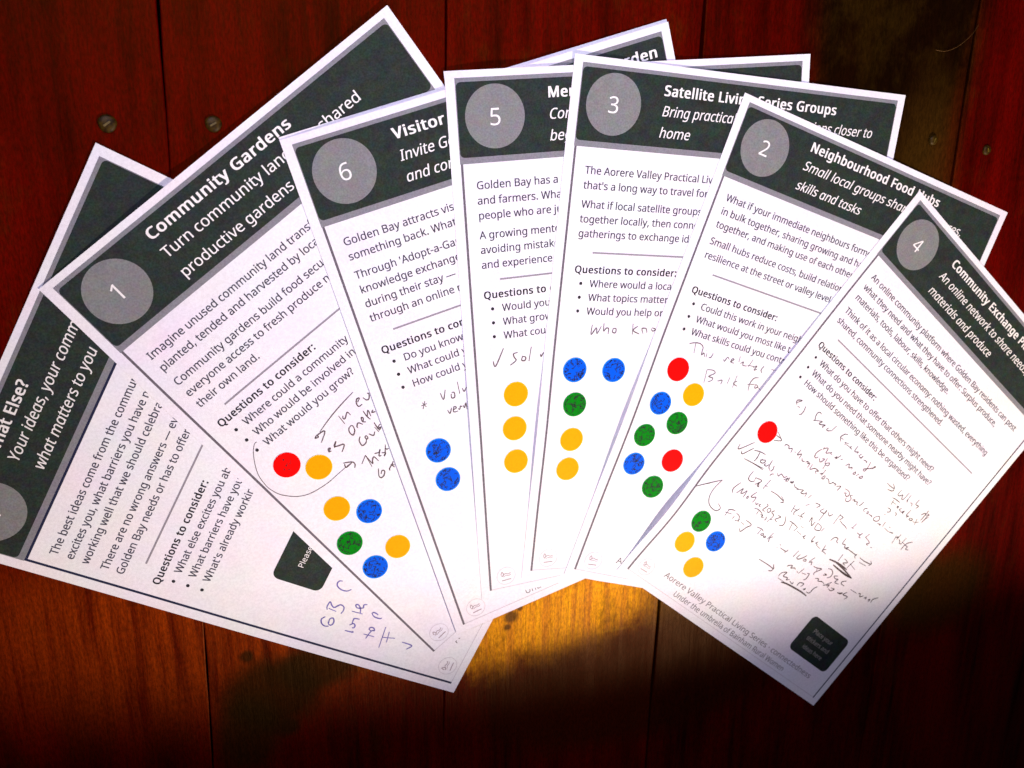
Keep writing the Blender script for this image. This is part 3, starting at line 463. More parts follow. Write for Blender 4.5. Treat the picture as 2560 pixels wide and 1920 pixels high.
PEN = {'4':'0.36:27.6,145.5;30.1,142.4;29.4,142.4;27.2,143.8;27.2,145.3;28.8,146.3|0.36:30.1,146.8;32,146.3|0.36:35.2,143.3;36.3,146.4;36.1,149;34.8,149.9|0.36:49,140.2;47.3,140;45.9,141.2;46.3,143.7;47.6,145.6;46.9,146.6|0.36:46.9,146.6;53.1,143.3;52,145.4;53.3,145.6;56.9,143.7;55.7,145.7;57,145.9|0.36:60.5,143.5;59.9,145.1;61.3,145.3;63.7,143.6|0.36:64.6,139.1;63.7,143.6|0.36:76.6,138.3;74.4,139.2;73,141.6;73,143;75.2,144.9|0.36:73,143;76.1,142.6|0.36:78.3,143.5;81.7,142.3|0.36:79,142.7;79.7,144.8|0.36:80.3,143.8;83.8,143.5|0.36:85.5,142.1;84.4,143.6;86.9,143.4|0.36:89.2,139.3;89.7,143.3;92.6,142;92.2,143.4|0.36:96,141.4;95.1,143.5;97.4,143.7;98.1,141.8;97.9,144.2|0.36:100.4,143.5;103.6,142.8;103.5,144.1|0.36:106.6,141.4;107.4,145;107.3,148.5;105.4,148;110,144.4;112.5,141.9;111.7,141.6;111.6,144|0.36:68.1,156.2;67.5,154.6|0.36:67.5,156;70.5,153.4;71.5,156.5;73,155.8;75.4,153.6|0.36:74.6,155;76.6,154.8|0.36:79.6,155.4;80.9,153.7;81,155.3;82.9,151.2|0.36:84.6,153.5;86,152.3|0.36:91.1,154.4;93,151.8;94.6,153.9;96.7,152.2;97.4,153.5|0.36:100.5,154.1;101.5,152.9;102.2,154.2;100.7,155.1;100.5,154.1|0.36:103.8,154.9;105,152.3|0.36:106.9,154;108.5,151.8;109.2,153.1;107.5,154.2;106.3,153.5|0.36:67,156.6;65.4,160;65.9,163;67.5,163.4;68.7,161.7|0.36:70.1,161.9;72.5,163.5;74,160.2;72,161.2|0.36:75.3,158.5;76,162.1|0.36:76.3,162.4;79.1,160;79.7,161.9;77.5,162.8|0.36:77.2,161.8;77.7,165.8|0.36:30.6,167;36.2,168.9|0.36:31.1,169.2;36.2,168.9;36.3,170.3;32.1,172.6|0.36:42,171;41.7,169.6;44.3,169;45.7,170.3;47.8,168.8;48.8,171.5|0.36:50.9,169.3;51.9,169.5|0.36:54,165.6;54,169.8;56.5,167.6;57,170.9|0.36:58.8,169.4;60.4,170.6;62.3,169.9|0.36:63.1,169.9;64.4,168.3;65.2,169.7;66.4,168.4;67.1,171.6|0.36:68.8,167.9;69.5,171.4;72.5,168.8;76.2,168.7;74.2,170;76.1,171.1|0.36:78.4,169.6;80,168;80,169.7|0.36:80.3,164.9;80.4,168.3|0.36:82.5,168.1;81.9,170.8;83.8,170.1;83.1,167.9|0.36:84.8,168.8;87.2,168.5;90.1,170.1;91.9,167.4|0.36:91.2,168.2;94.8,167.6;94.2,168.8|0.36:96.2,168.4;99.2,166.5;99,169.5;98.6,170.3|0.36:13.4,187.9;14.8,191.1;21.3,181.5|0.36:17.6,190.6;19.5,191.8;23.8,184.3|0.36:25,185.4;29.2,183.7;34,182.8|0.36:29.4,183.8;30.4,187.6;30.2,190.8|0.36:33.3,187.6;36.9,185.6;37,187.7;34.3,188.6;34.5,186|0.36:39,186.9;38.2,188.3;40.2,188.1;41.1,186.1|0.36:41.2,182.7;42.1,187.1;44.6,188.8|0.36:45,184.7;46,186.8;45.4,188.9|0.36:22.8,193.4;39.7,190.4|0.36:22.8,193.4;31.3,192;39.9,191.3|0.36:47.3,191.5;47.3,190.1;48.9,188.8|0.36:50.9,186.9;52.8,188;53.7,185.7;57.2,186.2;58.4,184.3|0.36:58,187.7;60.2,184.8;59.8,187.3;61.5,186.5|0.36:61.1,183.7;61.1,185.1;61.6,186.2|0.36:64,185.7;65.5,184.2;65.3,185.5;63.6,186;63.6,184.9|0.36:67.3,185.3;69.2,186.4;72.5,185.9|0.36:71.3,187;76.2,184.4;75.7,186.8;78.4,186.1;79.9,184.3;80.5,187.1|0.36:84.2,183.3;83.5,186.3|0.36:34.9,195.8;34.7,199.8;35.9,201.7;38.5,201.7;40.3,200|0.36:39.6,197.9;44.8,197.1;42,201.7|0.36:39.9,199.7;39.4,197.8|0.36:44.8,197.1;44,200.9;45.7,201.2;43.5,199|0.36:49.9,192.9;49.4,200.5|0.36:48.9,198;51.4,197.6|0.36:103.6,165.8;105.9,165.4;108.6,165.8;109.7,167.5;108.7,168.9;107,168.9;106.6,167.5;104.8,168.6|0.36:112.5,165.8;110.7,166.9;112.9,167.9;113.1,169.8;111.8,171.4;109.6,171.2;109.5,169.6|0.36:114.5,168.5;116.5,166.8;116.6,168;119.5,167;119.9,168.3;121.5,168.5|0.36:124.1,164;123.4,166.9;122.4,168.3|0.36:130.4,165.6;128.6,166.9;128.4,168.3;130.1,168.8|0.36:132,168.4;132.5,166.9;133.5,168.3;132.1,168.8|0.36:134.5,168.1;137.8,167.7;137.8,168.5|0.36:141.8,165.4;143.6,164.4;145.2,166.3;144,168.3;141.1,168.9;140.4,167.3;142,165.1|0.36:145.9,169;148.9,168;148.4,169.1|0.36:151.1,164.5;151.5,168.2|0.36:153.9,168;159.2,168.2|0.36:156.7,165.4;158,165.2|0.36:159.5,168;163,166.9;161.9,167.5|0.36:167.5,166.4;168.4,172.6|0.36:168.2,167.8;169.4,166.3;169.7,168.6|0.36:170.1,163.8;169.9,167.2|0.36:171.2,167.3;173,167.8;174.1,169.3;176.1,168.4|0.36:176,163.2;175.8,168.2|0.36:175.3,167.2;180.4,167.5|0.36:183.4,162.5;180.5,164.9;179.1,167.9;179,171.9|0.36:179.4,167.7;182.1,167.3;182.1,169.4;184.8,168.6|0.36:129.5,144.1;134.3,144.2;137.9,143.5;134.5,141.6|0.36:137.9,143.5;138.4,145.2;136.7,146.3;133.4,147|0.36:144.1,141;144,144.9;146.1,144.8;147.8,142.9;149.1,145.3;150.8,144.7;151.3,139|0.36:153.9,139;154.3,144.1;154.1,143;155.4,145.1|0.36:157.8,143.5;159.4,142.9;160.8,144.6|0.36:162.7,137.5;162.7,141.6;165.9,141.3;165.1,143.7|0.36:176.1,138.6;176.1,143.2;175.8,147.6|0.36:172.9,144.6;175,141.8;176.9,142.3|0.36:178.3,140.9;178.1,144.9|0.36:179.8,142.1;178.4,145.1;177.9,148.3|0.36:177.1,140.9;179.1,140.8;177.5,142.3|0.36:141.9,149;145.5,148.3;150,148.1|0.36:144.2,149.7;144.9,153.4|0.36:144,151.1;148.4,150.8|0.36:149.9,151;151.8,150.7;151.4,152.1;150.3,151.2|0.36:154.8,150.2;154,151.8;156.2,152.4|0.36:156.5,152.7;158.4,150.2;158.2,151.6;157.8,152.2;159.5,152.4|0.36:162.7,146.7;162.3,151.5;164.6,150.9;162.9,152.8|0.36:166.4,151.4;169.1,150.6;169,152.1;166.7,152.4;166.8,151.2|0.36:170.8,151.6;172.7,151.6|0.36:172.5,148.4;173.8,152.6|0.36:172.9,151.3;175.4,149.3|0.36:144.3,156.4;146,155.8;147.8,156.1;148,157.6;146,158.9|0.36:145.7,161.1;146.7,160.7|0.36:152.5,154.8;154.4,155.7;154.5,157|0.36:117.7,184.1;121.6,184.6;124.6,184.7;127.2,185.6|0.36:131.3,178.2;130.4,182.8|0.36:129.4,182.6;131.8,182|0.36:136.6,182.7;139.9,182.5;141.1,180.6;140.4,182.5;140.7,184.3;142.4,183.7|0.36:146.7,177.8;145.5,181.4|0.36:145.1,181.2;151.5,182.3;150.1,184.4;152,184.5|0.36:154.9,184.5;156.5,183.8|0.36:6.3,225.6;13.1,219;19.9,212.4|0.36:19.9,212.4;18.7,219.5;19.5,225.2;22.1,228.7;25.7,230.2;30.5,230.1;32.2,228;31.8,226.6;28.5,225.6|0.36:32.6,206.3;30.9,211;31.1,213.5;32.7,214.6|0.36:34.9,213.2;35.9,210.8;37.1,208.2;37.7,211.6;39.5,210.1;40.6,207.8;41.2,212.7|0.36:43.3,211.4;43.8,210;44.6,211.3;43.2,211.9|0.36:47.4,204.4;45.8,208.7;47.1,209;49.5,207.5;49.7,211.5|0.36:51.6,210;53.1,211;53.9,209.3|0.36:56,208.7;55.3,210.3;57.1,210.5|0.36:59.7,206.3;61.3,206.9;60,210.4;60.4,211.3;62,210.9|0.36:63.1,207.7;64.8,207.4;65.7,208.7;64.7,210.2;63,209.3;63.1,207.7|0.36:68.3,206.4;67.1,208.6;69.6,209.1;70.1,211|0.36:72.6,207.6;75.4,207.3;72.9,210.8;75.4,211.3|0.36:78.3,204.7;80.9,208.2;80.8,211;78.3,212.1|0.36:53.8,213.6;56.4,212.7;59.9,212.8;62.2,213.6|0.36:57.9,213.3;58.1,215.9|0.36:61,214.4;62.8,213.7;62.8,215.2;64.8,214.7|0.36:65.9,212.9;66.8,214.7;66.1,215.5|0.36:70.1,211;68.8,215.2|0.36:69.4,212.8;71.5,212.1|0.36:55.7,198.3;61.8,197.7;68.8,198.1;65.1,196.5|0.36:68.8,198.1;69.3,199.1;67.4,200.1|0.36:78.6,195.2;79.7,200.7|0.36:83.7,195.1;81.7,199.1;83.1,200.9|0.36:78.8,197.8;83,196.9|0.36:89.1,194.8;88.1,198.2;90.6,198.2|0.36:85.6,199.4;90.6,198.2|0.36:89.1,199.2;89.7,200.3|0.36:37.9,224.9;40.2,223.3;43.1,222.4|0.36:38.6,224.6;38.7,229.1|0.36:37,227.1;42.4,225.5|0.36:45.2,225.5;44.9,227.6|0.36:44.8,223.1;48.2,223.6;49.8,225.7;50.2,227|0.36:47.6,227.8;50.2,225.1|0.36:52,225.9;55.5,226|0.36:54.3,222.9;60.2,223.1;58.4,226.5;56.6,230.9;54.5,229.6|0.36:65.2,221.9;69.3,221.1;71.4,221.6|0.36:69.1,221.8;69,225.6|0.36:71.4,223.1;73.1,222.8;72.9,224.1;71.4,224.3;71.4,223.1|0.36:74.1,223.8;75.6,223.3;75.6,224.2;74.3,224.4;74.1,223.6|0.36:79.1,218.3;78,224.1|0.36:80.8,220.4;79.1,222.3;80.4,225|0.36:88.8,224.4;89.4,224.3|0.36:89.3,221.7;90.6,221.5|0.36:91.3,223.1;97.1,222.7;97.7,220.8|0.36:97.1,222.7;96.9,224|0.36:83.1,205.6;87,205.2;92.1,205.6|0.36:86.4,205.6;87.8,210.8|0.36:92.1,205.6;91.3,209.2|0.36:93.8,207.7;98.2,207.8|0.36:100.4,208.4;101.9,206.3;101.3,208.2;103.6,208.4|0.36:94.2,203.5;96.2,203.4|0.38:108.8,202.5;108.8,206.6;110.6,206;109.2,207.5|0.38:114.3,204.2;113,205.9;115.1,206|0.38:114.6,206.8;119.4,207.1|0.38:121.1,202.6;122.1,207.9|0.38:124.2,204.8;121.5,206.8;126.4,207.4|0.38:122.1,198.5;122.5,196.5;123.7,194.6;126.4,194.1;126.8,196.2;128.9,196.4|0.38:132.1,190.4;132.4,194.8;135,194.1;136.5,196.1;139.3,193.9;137.9,196.2|0.38:137.9,196.2;140.8,195.2;147.9,194.9;149.4,194.3;148.8,195.8;150.5,197|0.38:153.4,194.5;159.3,194.3;165.7,192.9;163.4,191.4|0.38:155.7,197.2;162.7,196.2|0.38:165.7,192.9;164.5,194.8|0.38:139.1,200.2;139.4,205.7|0.38:142.9,201.7;147.3,202.4;144.2,204.7;147.1,204.9|0.38:151.3,198.6;149.9,205.6|0.38:149.8,201.9;156.9,203|0.38:105.6,216.9;104.9,222.6|0.38:108.8,218.2;108,221.5;109.9,221.5;112.2,219;114,216|0.38:113.4,219.6;115.3,218.5;116,219.7;113.7,220.4|0.38:120.7,213.8;118.8,218.2|0.38:119.1,219;121,217.4;122.2,219.5|0.38:124.7,219;128.1,218.4;132.3,217;129.1,221.7;130,223.5|0.38:128.8,218.5;129.3,220.1|0.38:106.2,230;107,228.6;109.4,227.4;109.7,229.3;112.4,227.7;113.7,228.4|0.38:115.5,228.3;117.5,229|0.38:119.5,224;118.2,229|0.38:120.2,227.4;124.2,226.4|0.38:124.4,225.4;126.2,224.8;126.8,228.7;125.5,230.5|0.38:136.7,213.9;139.8,213.1;142.5,214.3;143.2,217.3;141.1,219.5|0.38:136.7,219.6;139.4,218;136.9,218.1|0.38:148.4,213.7;145.6,215.4;148.1,216.3;150.4,215.5;149.6,218.3;151.1,218.4;153.7,217.8|0.38:157.8,212.6;154.9,214.8;155.4,216.4;158.7,216.4|0.38:133.1,224.6;135.8,223.5;136.7,224.9;139.8,223.6;142.7,223.8|0.38:142.8,225.1;144.5,223.7;147.6,219.5|0.38:145.5,224.1;147.3,222.1;147.3,224.5|0.38:148.8,224.6;151.6,224.8;153.5,222.3;150.4,223.1|0.38:157.7,223.2;161.8,220.9;160.2,222.5;157.8,222.7|0.38:165,218.5;163.1,221.5;167.7,220.8;166.7,223.6|0.38:105.9,238.7;106.2,235.7;109.6,233.2;109.2,236.7;113.2,235.8;113.3,237.6;115.7,235.8|0.38:116.6,236.6;119.8,237.2;119.9,235.7|0.38:124.5,236.3;124.5,233.5;128.2,232.3;127.5,235.1|0.38:130.7,235.6;132.3,234.2;131.7,236|0.38:134.6,235.7;137.6,234.9;138.1,230.8;139.7,228.2|0.38:106.4,239.8;115.3,239.4|0.38:165.7,215.5;172.4,214.9|0.38:174,214.5;175.4,213.4;177,215.4;179.2,213.1|0.38:180.9,214.6;182.3,212.8;182.8,214.5|0.38:184.8,213.8;186.5,212.3;186.2,214.5|0.38:191.7,207.8;188.5,211.1;188.9,213.9|0.38:83,237.6;92.3,236.9;97.8,236.7;95.7,234.4|0.38:98.1,235.8;97.9,238.7;95.5,239.9|0.7:111.2,240.8;116,239.4;124.8,238.3;131.7,237.7;137.2,237.8|0.7:132,208.6;137.3,207.4;144.3,206.6;150.9,206.5|0.7:138,207.4;147.5,207.6;159.7,209|0.7:138,209.8;146.8,209.9;159.3,209.2|0.7:138.8,209.8;151.5,210;158.6,209.2|0.36:85.7,191;88,188.9|0.36:90.9,185.7;95.5,184.8;94.1,187.7|0.36:100,184.7;98.6,187.7;102.7,187.1;102.6,184.5;102.8,193.3|0.36:104.6,184.6;107.3,186.3;109.3,183.7|0.36:114.4,180.5;114.7,188.6|0.36:114.3,181.3;118,181.1;116.5,184.1|0.36:97,198.2;96.6,194.4;100.4,198.9;101,195.1|0.36:103.6,194.9;104.4,199.1;108.7,197.9;107.6,195.1;103.6,194.9|0.36:110.7,194.6;110.3,197.6',
'1':'0.42:74.6,136.2;69.7,136.7;62.5,137.7;55,139.2;47.3,141.3|0.55:43,142.3;45.2,141.7;49.6,142.7;44,146.4|0.55:43,142.3;44.9,142.9;45.2,141.7|0.55:60.3,141.2;59.9,146.7|0.55:62.1,142.7;61.2,143.8;62,144.6;65,142.7;65.3,145.2|0.55:72.7,142.2;74.8,141;73.4,140.5;71.7,142.4;71.6,144.4;73.8,144.7|0.55:76.4,142.1;76.9,144.3;78.4,144.7;80.2,142.5;79.4,141.8|0.55:61.8,149.8;59.8,150.3;58.6,152.3;59,154.7;61.3,153.3;62.2,150.6;61.5,149.7|0.55:63.5,153.4;63.6,152.4;65.4,151.3;66.7,153.6|0.55:67.4,152.8;69.1,151.2;68.5,150.2;67.6,152.1;68.8,153.7|0.55:71.6,147.9;71.2,151.6;71.5,154.2|0.55:71.4,151.8;73.8,149.3;72.8,153.1|0.55:76,151;74.6,151.7;76.3,152.7|0.55:61.2,158;59.3,159.4;58.7,162.7;61.2,162.8;62.7,161.4|0.55:64,159.8;63.8,161.3;62.7,161.4;62.9,160;64,159.8|0.55:65.6,160;66.8,162.4;68.7,161.2|0.55:71.8,156.9;71.3,159.6;71.2,161.9|0.55:70.3,159.1;70.3,162.9|0.55:73.6,159.8;70.9,160.8;72.9,161.5;70.8,162.3|0.55:43.7,152.9;45.4,152.1;44.4,151.6;43.5,153.1;44.8,153.6|0.55:47.1,153.4;50.1,151.1;47.5,152.9;51.7,155;51.4,156.2;48.4,158|0.55:44.7,163.3;48.5,166;49,168.1;47.4,169.8|0.55:45,164.2;44.3,166.3;48.1,166.4|0.55:51.7,170.7;56.3,168.2|0.55:56.3,168.2;54.7,175.7|0.55:56.3,168.2;56,174.5;57.2,173.1;59.1,172.1;59.4,175.7|0.55:60.5,170.8;62.8,172;64.3,171;61.5,173.6;62.6,174.3|0.55:63.6,173.2;65.2,174.7;63.5,175.5;64.6,175;68.1,171|0.55:66.9,172.3;66.9,173.5;68.1,173.8|0.55:56.5,179.1;53.9,182.7;54.3,184.4;56.3,184.2;58,182.6;57.2,181.4;55.4,182.6|0.55:60.4,184.5;60.9,183.4;63.7,182.3|0.55:65,181.5;63.3,182.8;63.5,184.7|0.55:62.9,181.9;64.3,183.7|0.3:20.4,123.2;18.7,123.3;16.1,125.4;13.8,128.2;10.8,132.9;8.5,137.9;7.5,143.7;7.6,148.2;9.3,153.8;13.6,159.7;18.4,163.3;23.9,165.2;31.7,166.3;37.9,166.2;44.1,166.1;48.6,166.2',
'8':'0.6:46.7,200.4;46.1,198.6;44.3,198.2;42.7,199.3;41.6,202;41.8,205.3;43.6,207.3|0.6:27.7,199.8;29.6,198.9;32.7,199.3;31.2,200.9;30.2,203;32.8,205.5;32.2,208;30.1,208.7;27.8,208.2|0.6:28.7,200.3;28.3,205.1|0.6:23.4,200.7;21.3,199.3;19,200.4;17.9,202.8;18.5,205|0.6:20.2,204.2;22.7,203.7;23.9,205.3;21.7,206.7;19.5,206.1;19.6,204.5;21,203.5|0.6:31.2,213.5;31.5,220.1|0.6:31.3,218.6;34.1,217.6;36,215.4;35.6,214;34.2,215;34.1,217.6|0.6:34.3,216.2;35.1,218.7;37,218.4;37.8,220.1|0.6:18.8,215;19.1,219.7;19.7,219.4|0.6:27.9,219.9;27.5,217.2;26.6,216.7;23.7,217.1|0.6:22.7,216;24.3,217.8;23.4,219.2;22,219.2;21.6,218.1|0.6:20,226.3;20.2,232.9|0.6:17.7,228.7;23,229.7;23.8,231.3;25.2,230.3;25.1,228.4;23.8,228;23,229.7|0.6:33.1,225.1;34.4,225.8;34.1,228.2;33.6,228.8|0.6:33.2,225.4;31.9,227.7;31.9,230.9;32.6,231.9|0.6:28.1,236.7;14.7,238.7|0.6:25.9,240.1;19.1,241.5|0.6:21.4,238;23,245.2|0.6:22,250.4;21.6,257;18.5,254.9',
'6':'0.5:26.1,150.4;23.8,154.4|0.5:24.5,150.7;25.9,153.8|0.5:23.5,152.3;26.7,152.1|0.5:35.5,149.1;36.1,153.3;38.6,148.3|0.5:41.4,151.4;42.8,151.5;42.4,154.3;40.6,154.1;41.1,151.8|0.5:46.3,146.4;45.6,153.5|0.5:47.8,150.9;48.3,153.1;50.1,151.3|0.5:36.4,160;37.1,162.3;38.9,159.5|0.5:39.4,161.2;41.5,160.5;40.4,159.5;39.3,162.2;41.8,162.7|0.5:42.2,161.3;42.9,162.1;43.9,160.5;44.7,161.3|0.5:45.4,160.5;45.8,162.2;47.2,159.8;46.8,163.7',
'5':'0.55:15.9,151.2;17.1,154.2;22.2,144.6|0.55:30.2,148.1;27.8,148.7;28.1,150.6;29,152.6;25.5,154.9|0.55:32.9,150.8;34.7,151.5;34.2,153.3;32.3,152.9;33.1,150.5|0.55:38.3,145.9;36.5,154.1|0.55:43.4,150.8;43.8,152.3;45.3,150.2',
'3':'0.5:27.2,141;27.1,146.7;29.9,142.8;30.6,146.1;32.8,141.9|0.5:34.3,139.9;34.5,144.6;36,142.9;37.5,143.2;37.5,146.3|0.5:40,143.1;42.1,143.1;41.9,145.5;40,145;40.4,143.1|0.5:52.4,140.1;52.7,146.3|0.5:55.7,141.4;52.9,143.9;57.2,146|0.5:59.4,145.7;58.5,142.8;61.1,142.8;61.9,145.2|0.5:64.7,142.2;67.4,143.1;65.5,144.1;64.2,142.7',
'2':'0.45:24.4,140.6;26.8,139.4;31,138.6;34,140;34.6,142.8|0.45:28.4,139.3;29.6,145.2|0.45:34.2,140.5;34.9,144.8;36,143.2;37.5,145.3|0.45:38.1,142.9;38.6,145.3|0.45:37.2,141.4;37.5,141.5|0.45:42.3,141.8;41.8,144.4;40.3,145.1|0.45:50.7,143.3;51.7,144.3;52.8,141.5;54.5,142.5|0.45:55.6,143.8;57.7,141.7;56.4,141.5;56.2,143.6;58.6,143.7|0.45:61.1,138.7;61.5,142.2|0.45:63,142.8;64.7,141.3;65,143.3;67.9,143.1|0.45:70.6,138.2;69.2,143.2|0.45:68.3,142.5;72.9,142|0.45:72.7,142.8;75,141.2;73.9,144.1;75.9,143|0.45:79.9,139.9;78.8,142.8;80.2,144.5|0.45:85.8,140.6;88.8,140.4|0.45:42.4,152.4;43.6,160.3|0.45:42.3,152.2;46.7,151.5;48.5,152.9;45.1,155.8;48.1,156;48.2,157.5;46,159.1|0.45:52.1,157;55.1,155.7;55.1,158.3|0.45:59.6,152.5;59.4,156.7|0.45:64,150.3;64,158.1|0.45:65.5,153.5;63.5,155.6;66.9,156.6|0.45:79.3,147.8;76.2,148.9;74.8,152.7;75.4,157.2|0.45:73.4,153.6;78.3,152.3|0.45:78.9,152.1;81.2,153.1;79.4,154.6;79,152.4|0.45:81.4,153.6;84.4,154.7'}

FONT = {}
for ln in GLYPHS.split('\n'):
    ch, rest = ln[0], ln[1:].split('/')
    polys = []
    for pl in rest[1:]:
        q = [int(x) for x in pl.split()]
        polys.append([(q[i], q[i + 1]) for i in range(0, len(q), 2)])
    FONT[ch] = (int(rest[0]), polys)
# single-storey slanted a for the italic lines
FONT['\x01'] = (FONT['q'][0], [[(x, max(y, 0)) for x, y in pl] for pl in FONT['q'][1]])

def area(pl):
    return sum(pl[i - 1][0] * pl[i][1] - pl[i][0] * pl[i - 1][1] for i in range(len(pl))) / 2
def inside(pt, pl):
    x, y = pt; r = False
    for i in range(len(pl)):
        (x0, y0), (x1, y1) = pl[i - 1], pl[i]
        if (y0 > y) != (y1 > y) and x < (x1 - x0) * (y - y0) / (y1 - y0) + x0:
            r = not r
    return r
_cache = {}
def glyph(ch, weight):
    if (ch, weight) in _cache:
        return _cache[(ch, weight)]
    adv, polys = FONT[ch]
    res_v, res_f = [], []
    depth = [sum(inside(pl[0], q) for q in polys if q is not pl) for pl in polys]
    prep = []
    for pl, dp in zip(polys, depth):
        if (area(pl) > 0) != (dp % 2 == 0):
            pl = pl[::-1]
        prep.append([tuple(map(float, p)) for p in pl])
    for i, dp in enumerate(depth):
        if dp % 2 == 0:
            loops = [prep[i]] + [prep[j] for j in range(len(prep)) if depth[j] == dp + 1 and inside(polys[j][0], polys[i])]
            flat = [p for l in loops for p in l]
            tris = tessellate_polygon([[Vector((p[0], p[1], 0)) for p in l] for l in loops])
            base = len(res_v)
            res_v += flat
            for t in tris:
                a, b, c = (flat[q] for q in t)
                cr = (b[0] - a[0]) * (c[1] - a[1]) - (b[1] - a[1]) * (c[0] - a[0])
                if abs(cr) > 1e-6:
                    res_f.append(tuple(base + q for q in (t if cr > 0 else (t[0], t[2], t[1]))))
    hh = [0.0] * len(res_v)
    if weight:                                # heavy strokes: four overprints, each a hair above the last
        v0, f0 = res_v, res_f
        res_v, res_f, hh = [], [], []
        for q, (sx, sy) in enumerate(((-1, -.4), (1, -.4), (-1, .4), (1, .4))):
            res_f += [tuple(len(res_v) + i for i in f) for f in f0]
            res_v += [(x + sx * weight, y + sy * weight) for x, y in v0]
            hh += [0.006 * q] * len(v0)
    _cache[(ch, weight)] = (adv + (1.6 * weight if weight > 20 else 0), res_v, res_f, hh)
    return _cache[(ch, weight)]

def tri(Z, u, v):
    a = np.clip(u / PW * (NU - 1), 0, NU - 1 - 1e-6); b = np.clip(v / PH * (NV - 1), 0, NV - 1 - 1e-6)
    i = a.astype(int); j = b.astype(int); fa = a - i; fb = b - j
    z00, z10, z01, z11 = Z[j, i], Z[j, i + 1], Z[j + 1, i], Z[j + 1, i + 1]
    return np.where(fa + fb <= 1, z00 + fa * (z10 - z00) + fb * (z01 - z00), z11 + (1 - fa) * (z01 - z11) + (1 - fb) * (z10 - z11))

class Flat:
    """Flat printed shapes gathered in page coordinates (u right, v down, mm)."""
    def __init__(self):
        self.v, self.f, self.m, self.h = [], [], [], []
    def add(self, vs, fs, m=0, hs=None):
        b = len(self.v)
        self.h += hs if hs else [0.0] * len(vs)
        self.v += vs
        self.f += [tuple(b + i for i in f) for f in fs]
        self.m += [m] * len(fs)
    def text(self, s, u, v, size, weight=0, italic=False, xs=1.0, width=None, align='left', m=0):
        if italic:
            s = s.replace('a', '\x01')
        total = sum(glyph(c, weight)[0] for c in s) / 1000 * size * xs
        if width:
            xs *= width / total; total = width
        if align == 'centre': u -= total / 2
        if align == 'right': u -= total
        x = 0
        for c in s:
            adv, gv, gf, gh = glyph(c, weight)
            if gf:
                self.add([(u + (x + p[0] + (0.21 * p[1] if italic else 0)) / 1000 * size * xs, v - p[1] / 1000 * size) for p in gv], [(a, b, c2) for a, b, c2 in gf], m, gh)
            x += adv
        return self
    def grid(self, u0, v0, u1, v1, nu, nv, m=0, corner=0.0):
        vs, fs = [], []
        rows = [v0 + (v1 - v0) * j / nv for j in range(nv + 1)]
        if corner:
            rows = sorted(set([round(x, 3) for x in rows] + [round(v0 + corner * (1 - math.cos(q)), 3) for q in (0, .3, .6, .9, 1.2, 1.57)] + [round(v1 - corner * (1 - math.cos(q)), 3) for q in (0, .3, .6, .9, 1.2, 1.57)]))
        for vv in rows:
            ins = 0
            if corner:
                d = min(vv - v0, v1 - vv)
                if d < corner:
                    ins = corner - math.sqrt(max(0, corner ** 2 - (corner - d) ** 2))
            for i in range(nu + 1):
                vs.append((u0 + ins + (u1 - u0 - 2 * ins) * i / nu, vv))
        for j in range(len(rows) - 1):
            for i in range(nu):
                a = j * (nu + 1) + i
                fs.append((a + nu + 1, a + nu + 2, a + 1, a))
        self.add(vs, fs, m); return self
    def disc(self, u, v, r, m=0, r0=0.0, seg=56, rings=3, wob=0.0, ph=0.0):
        vs, fs = [], []
        rr = [r0 + (r - r0) * k / rings for k in range(rings + 1)]
        for q in rr:
            for s in range(seg):
                a = -2 * math.pi * s / seg
                w = 1 + wob * (math.sin(2 * a + ph) + .5 * math.sin(3 * a + 2 * ph))
                vs.append((u + q * w * math.cos(a), v + q * w * math.sin(a)))
        for k in range(rings):
            for s in range(seg):
                a, b = k * seg + s, k * seg + (s + 1) % seg
                fs.append((a, a + seg, b + seg, b))
        self.add(vs, fs, m); return self
    def stroke(self, pts, w, m=0, taper=False):
        if len(pts) < 2:
            return self
        P = [Vector(p) for p in pts]
        vs, fs = [], []
        n = len(P)
        for i in range(n):
            d = (P[min(i + 1, n - 1)] - P[max(i - 1, 0)])
            if d.length < 1e-6: d = Vector((1, 0))
            d.normalize(); nr = Vector((-d.y, d.x))
            ww = w / 2 * ((0.45 + 0.75 * math.sin(math.pi * (0.12 + 0.76 * i / max(1, n - 1)))) if taper else 1)
            vs += [tuple(P[i] + nr * ww), tuple(P[i] - nr * ww)]
        for i in range(n - 1):
            fs.append((2 * i, 2 * i + 2, 2 * i + 3, 2 * i + 1))
        # make every face look upward
        for k, f in enumerate(fs):
            a, b, c = vs[f[0]], vs[f[1]], vs[f[2]]
            if (b[0] - a[0]) * (c[1] - a[1]) - (b[1] - a[1]) * (c[0] - a[0]) > 0:
                fs[k] = f[::-1]
        self.add(vs, fs, m); return self

def spline(pts, k=5):
    if len(pts) < 3:
        return pts
    P = [pts[0]] + list(pts) + [pts[-1]]
    out = []
    for i in range(1, len(P) - 2):
        p0, p1, p2, p3 = (Vector(P[i + j]) for j in (-1, 0, 1, 2))
        for s in range(k):
            t = s / k
            out.append(tuple(0.5 * (2 * p1 + (p2 - p0) * t + (2 * p0 - 5 * p1 + 4 * p2 - p3) * t * t + (3 * p1 - p0 - 3 * p2 + p3) * t ** 3)))
    out.append(tuple(pts[-1]))
    return out

def on_page(n, V, h):
    V = np.array(V, float)
    u, v = V[:, 0], V[:, 1]
    X, Y = xy(n, u, v)
    Z = tri(SHEETS[n], u, v) + h
    return [(a * MM, b * MM, c * MM) for a, b, c in zip(X, Y, Z)]

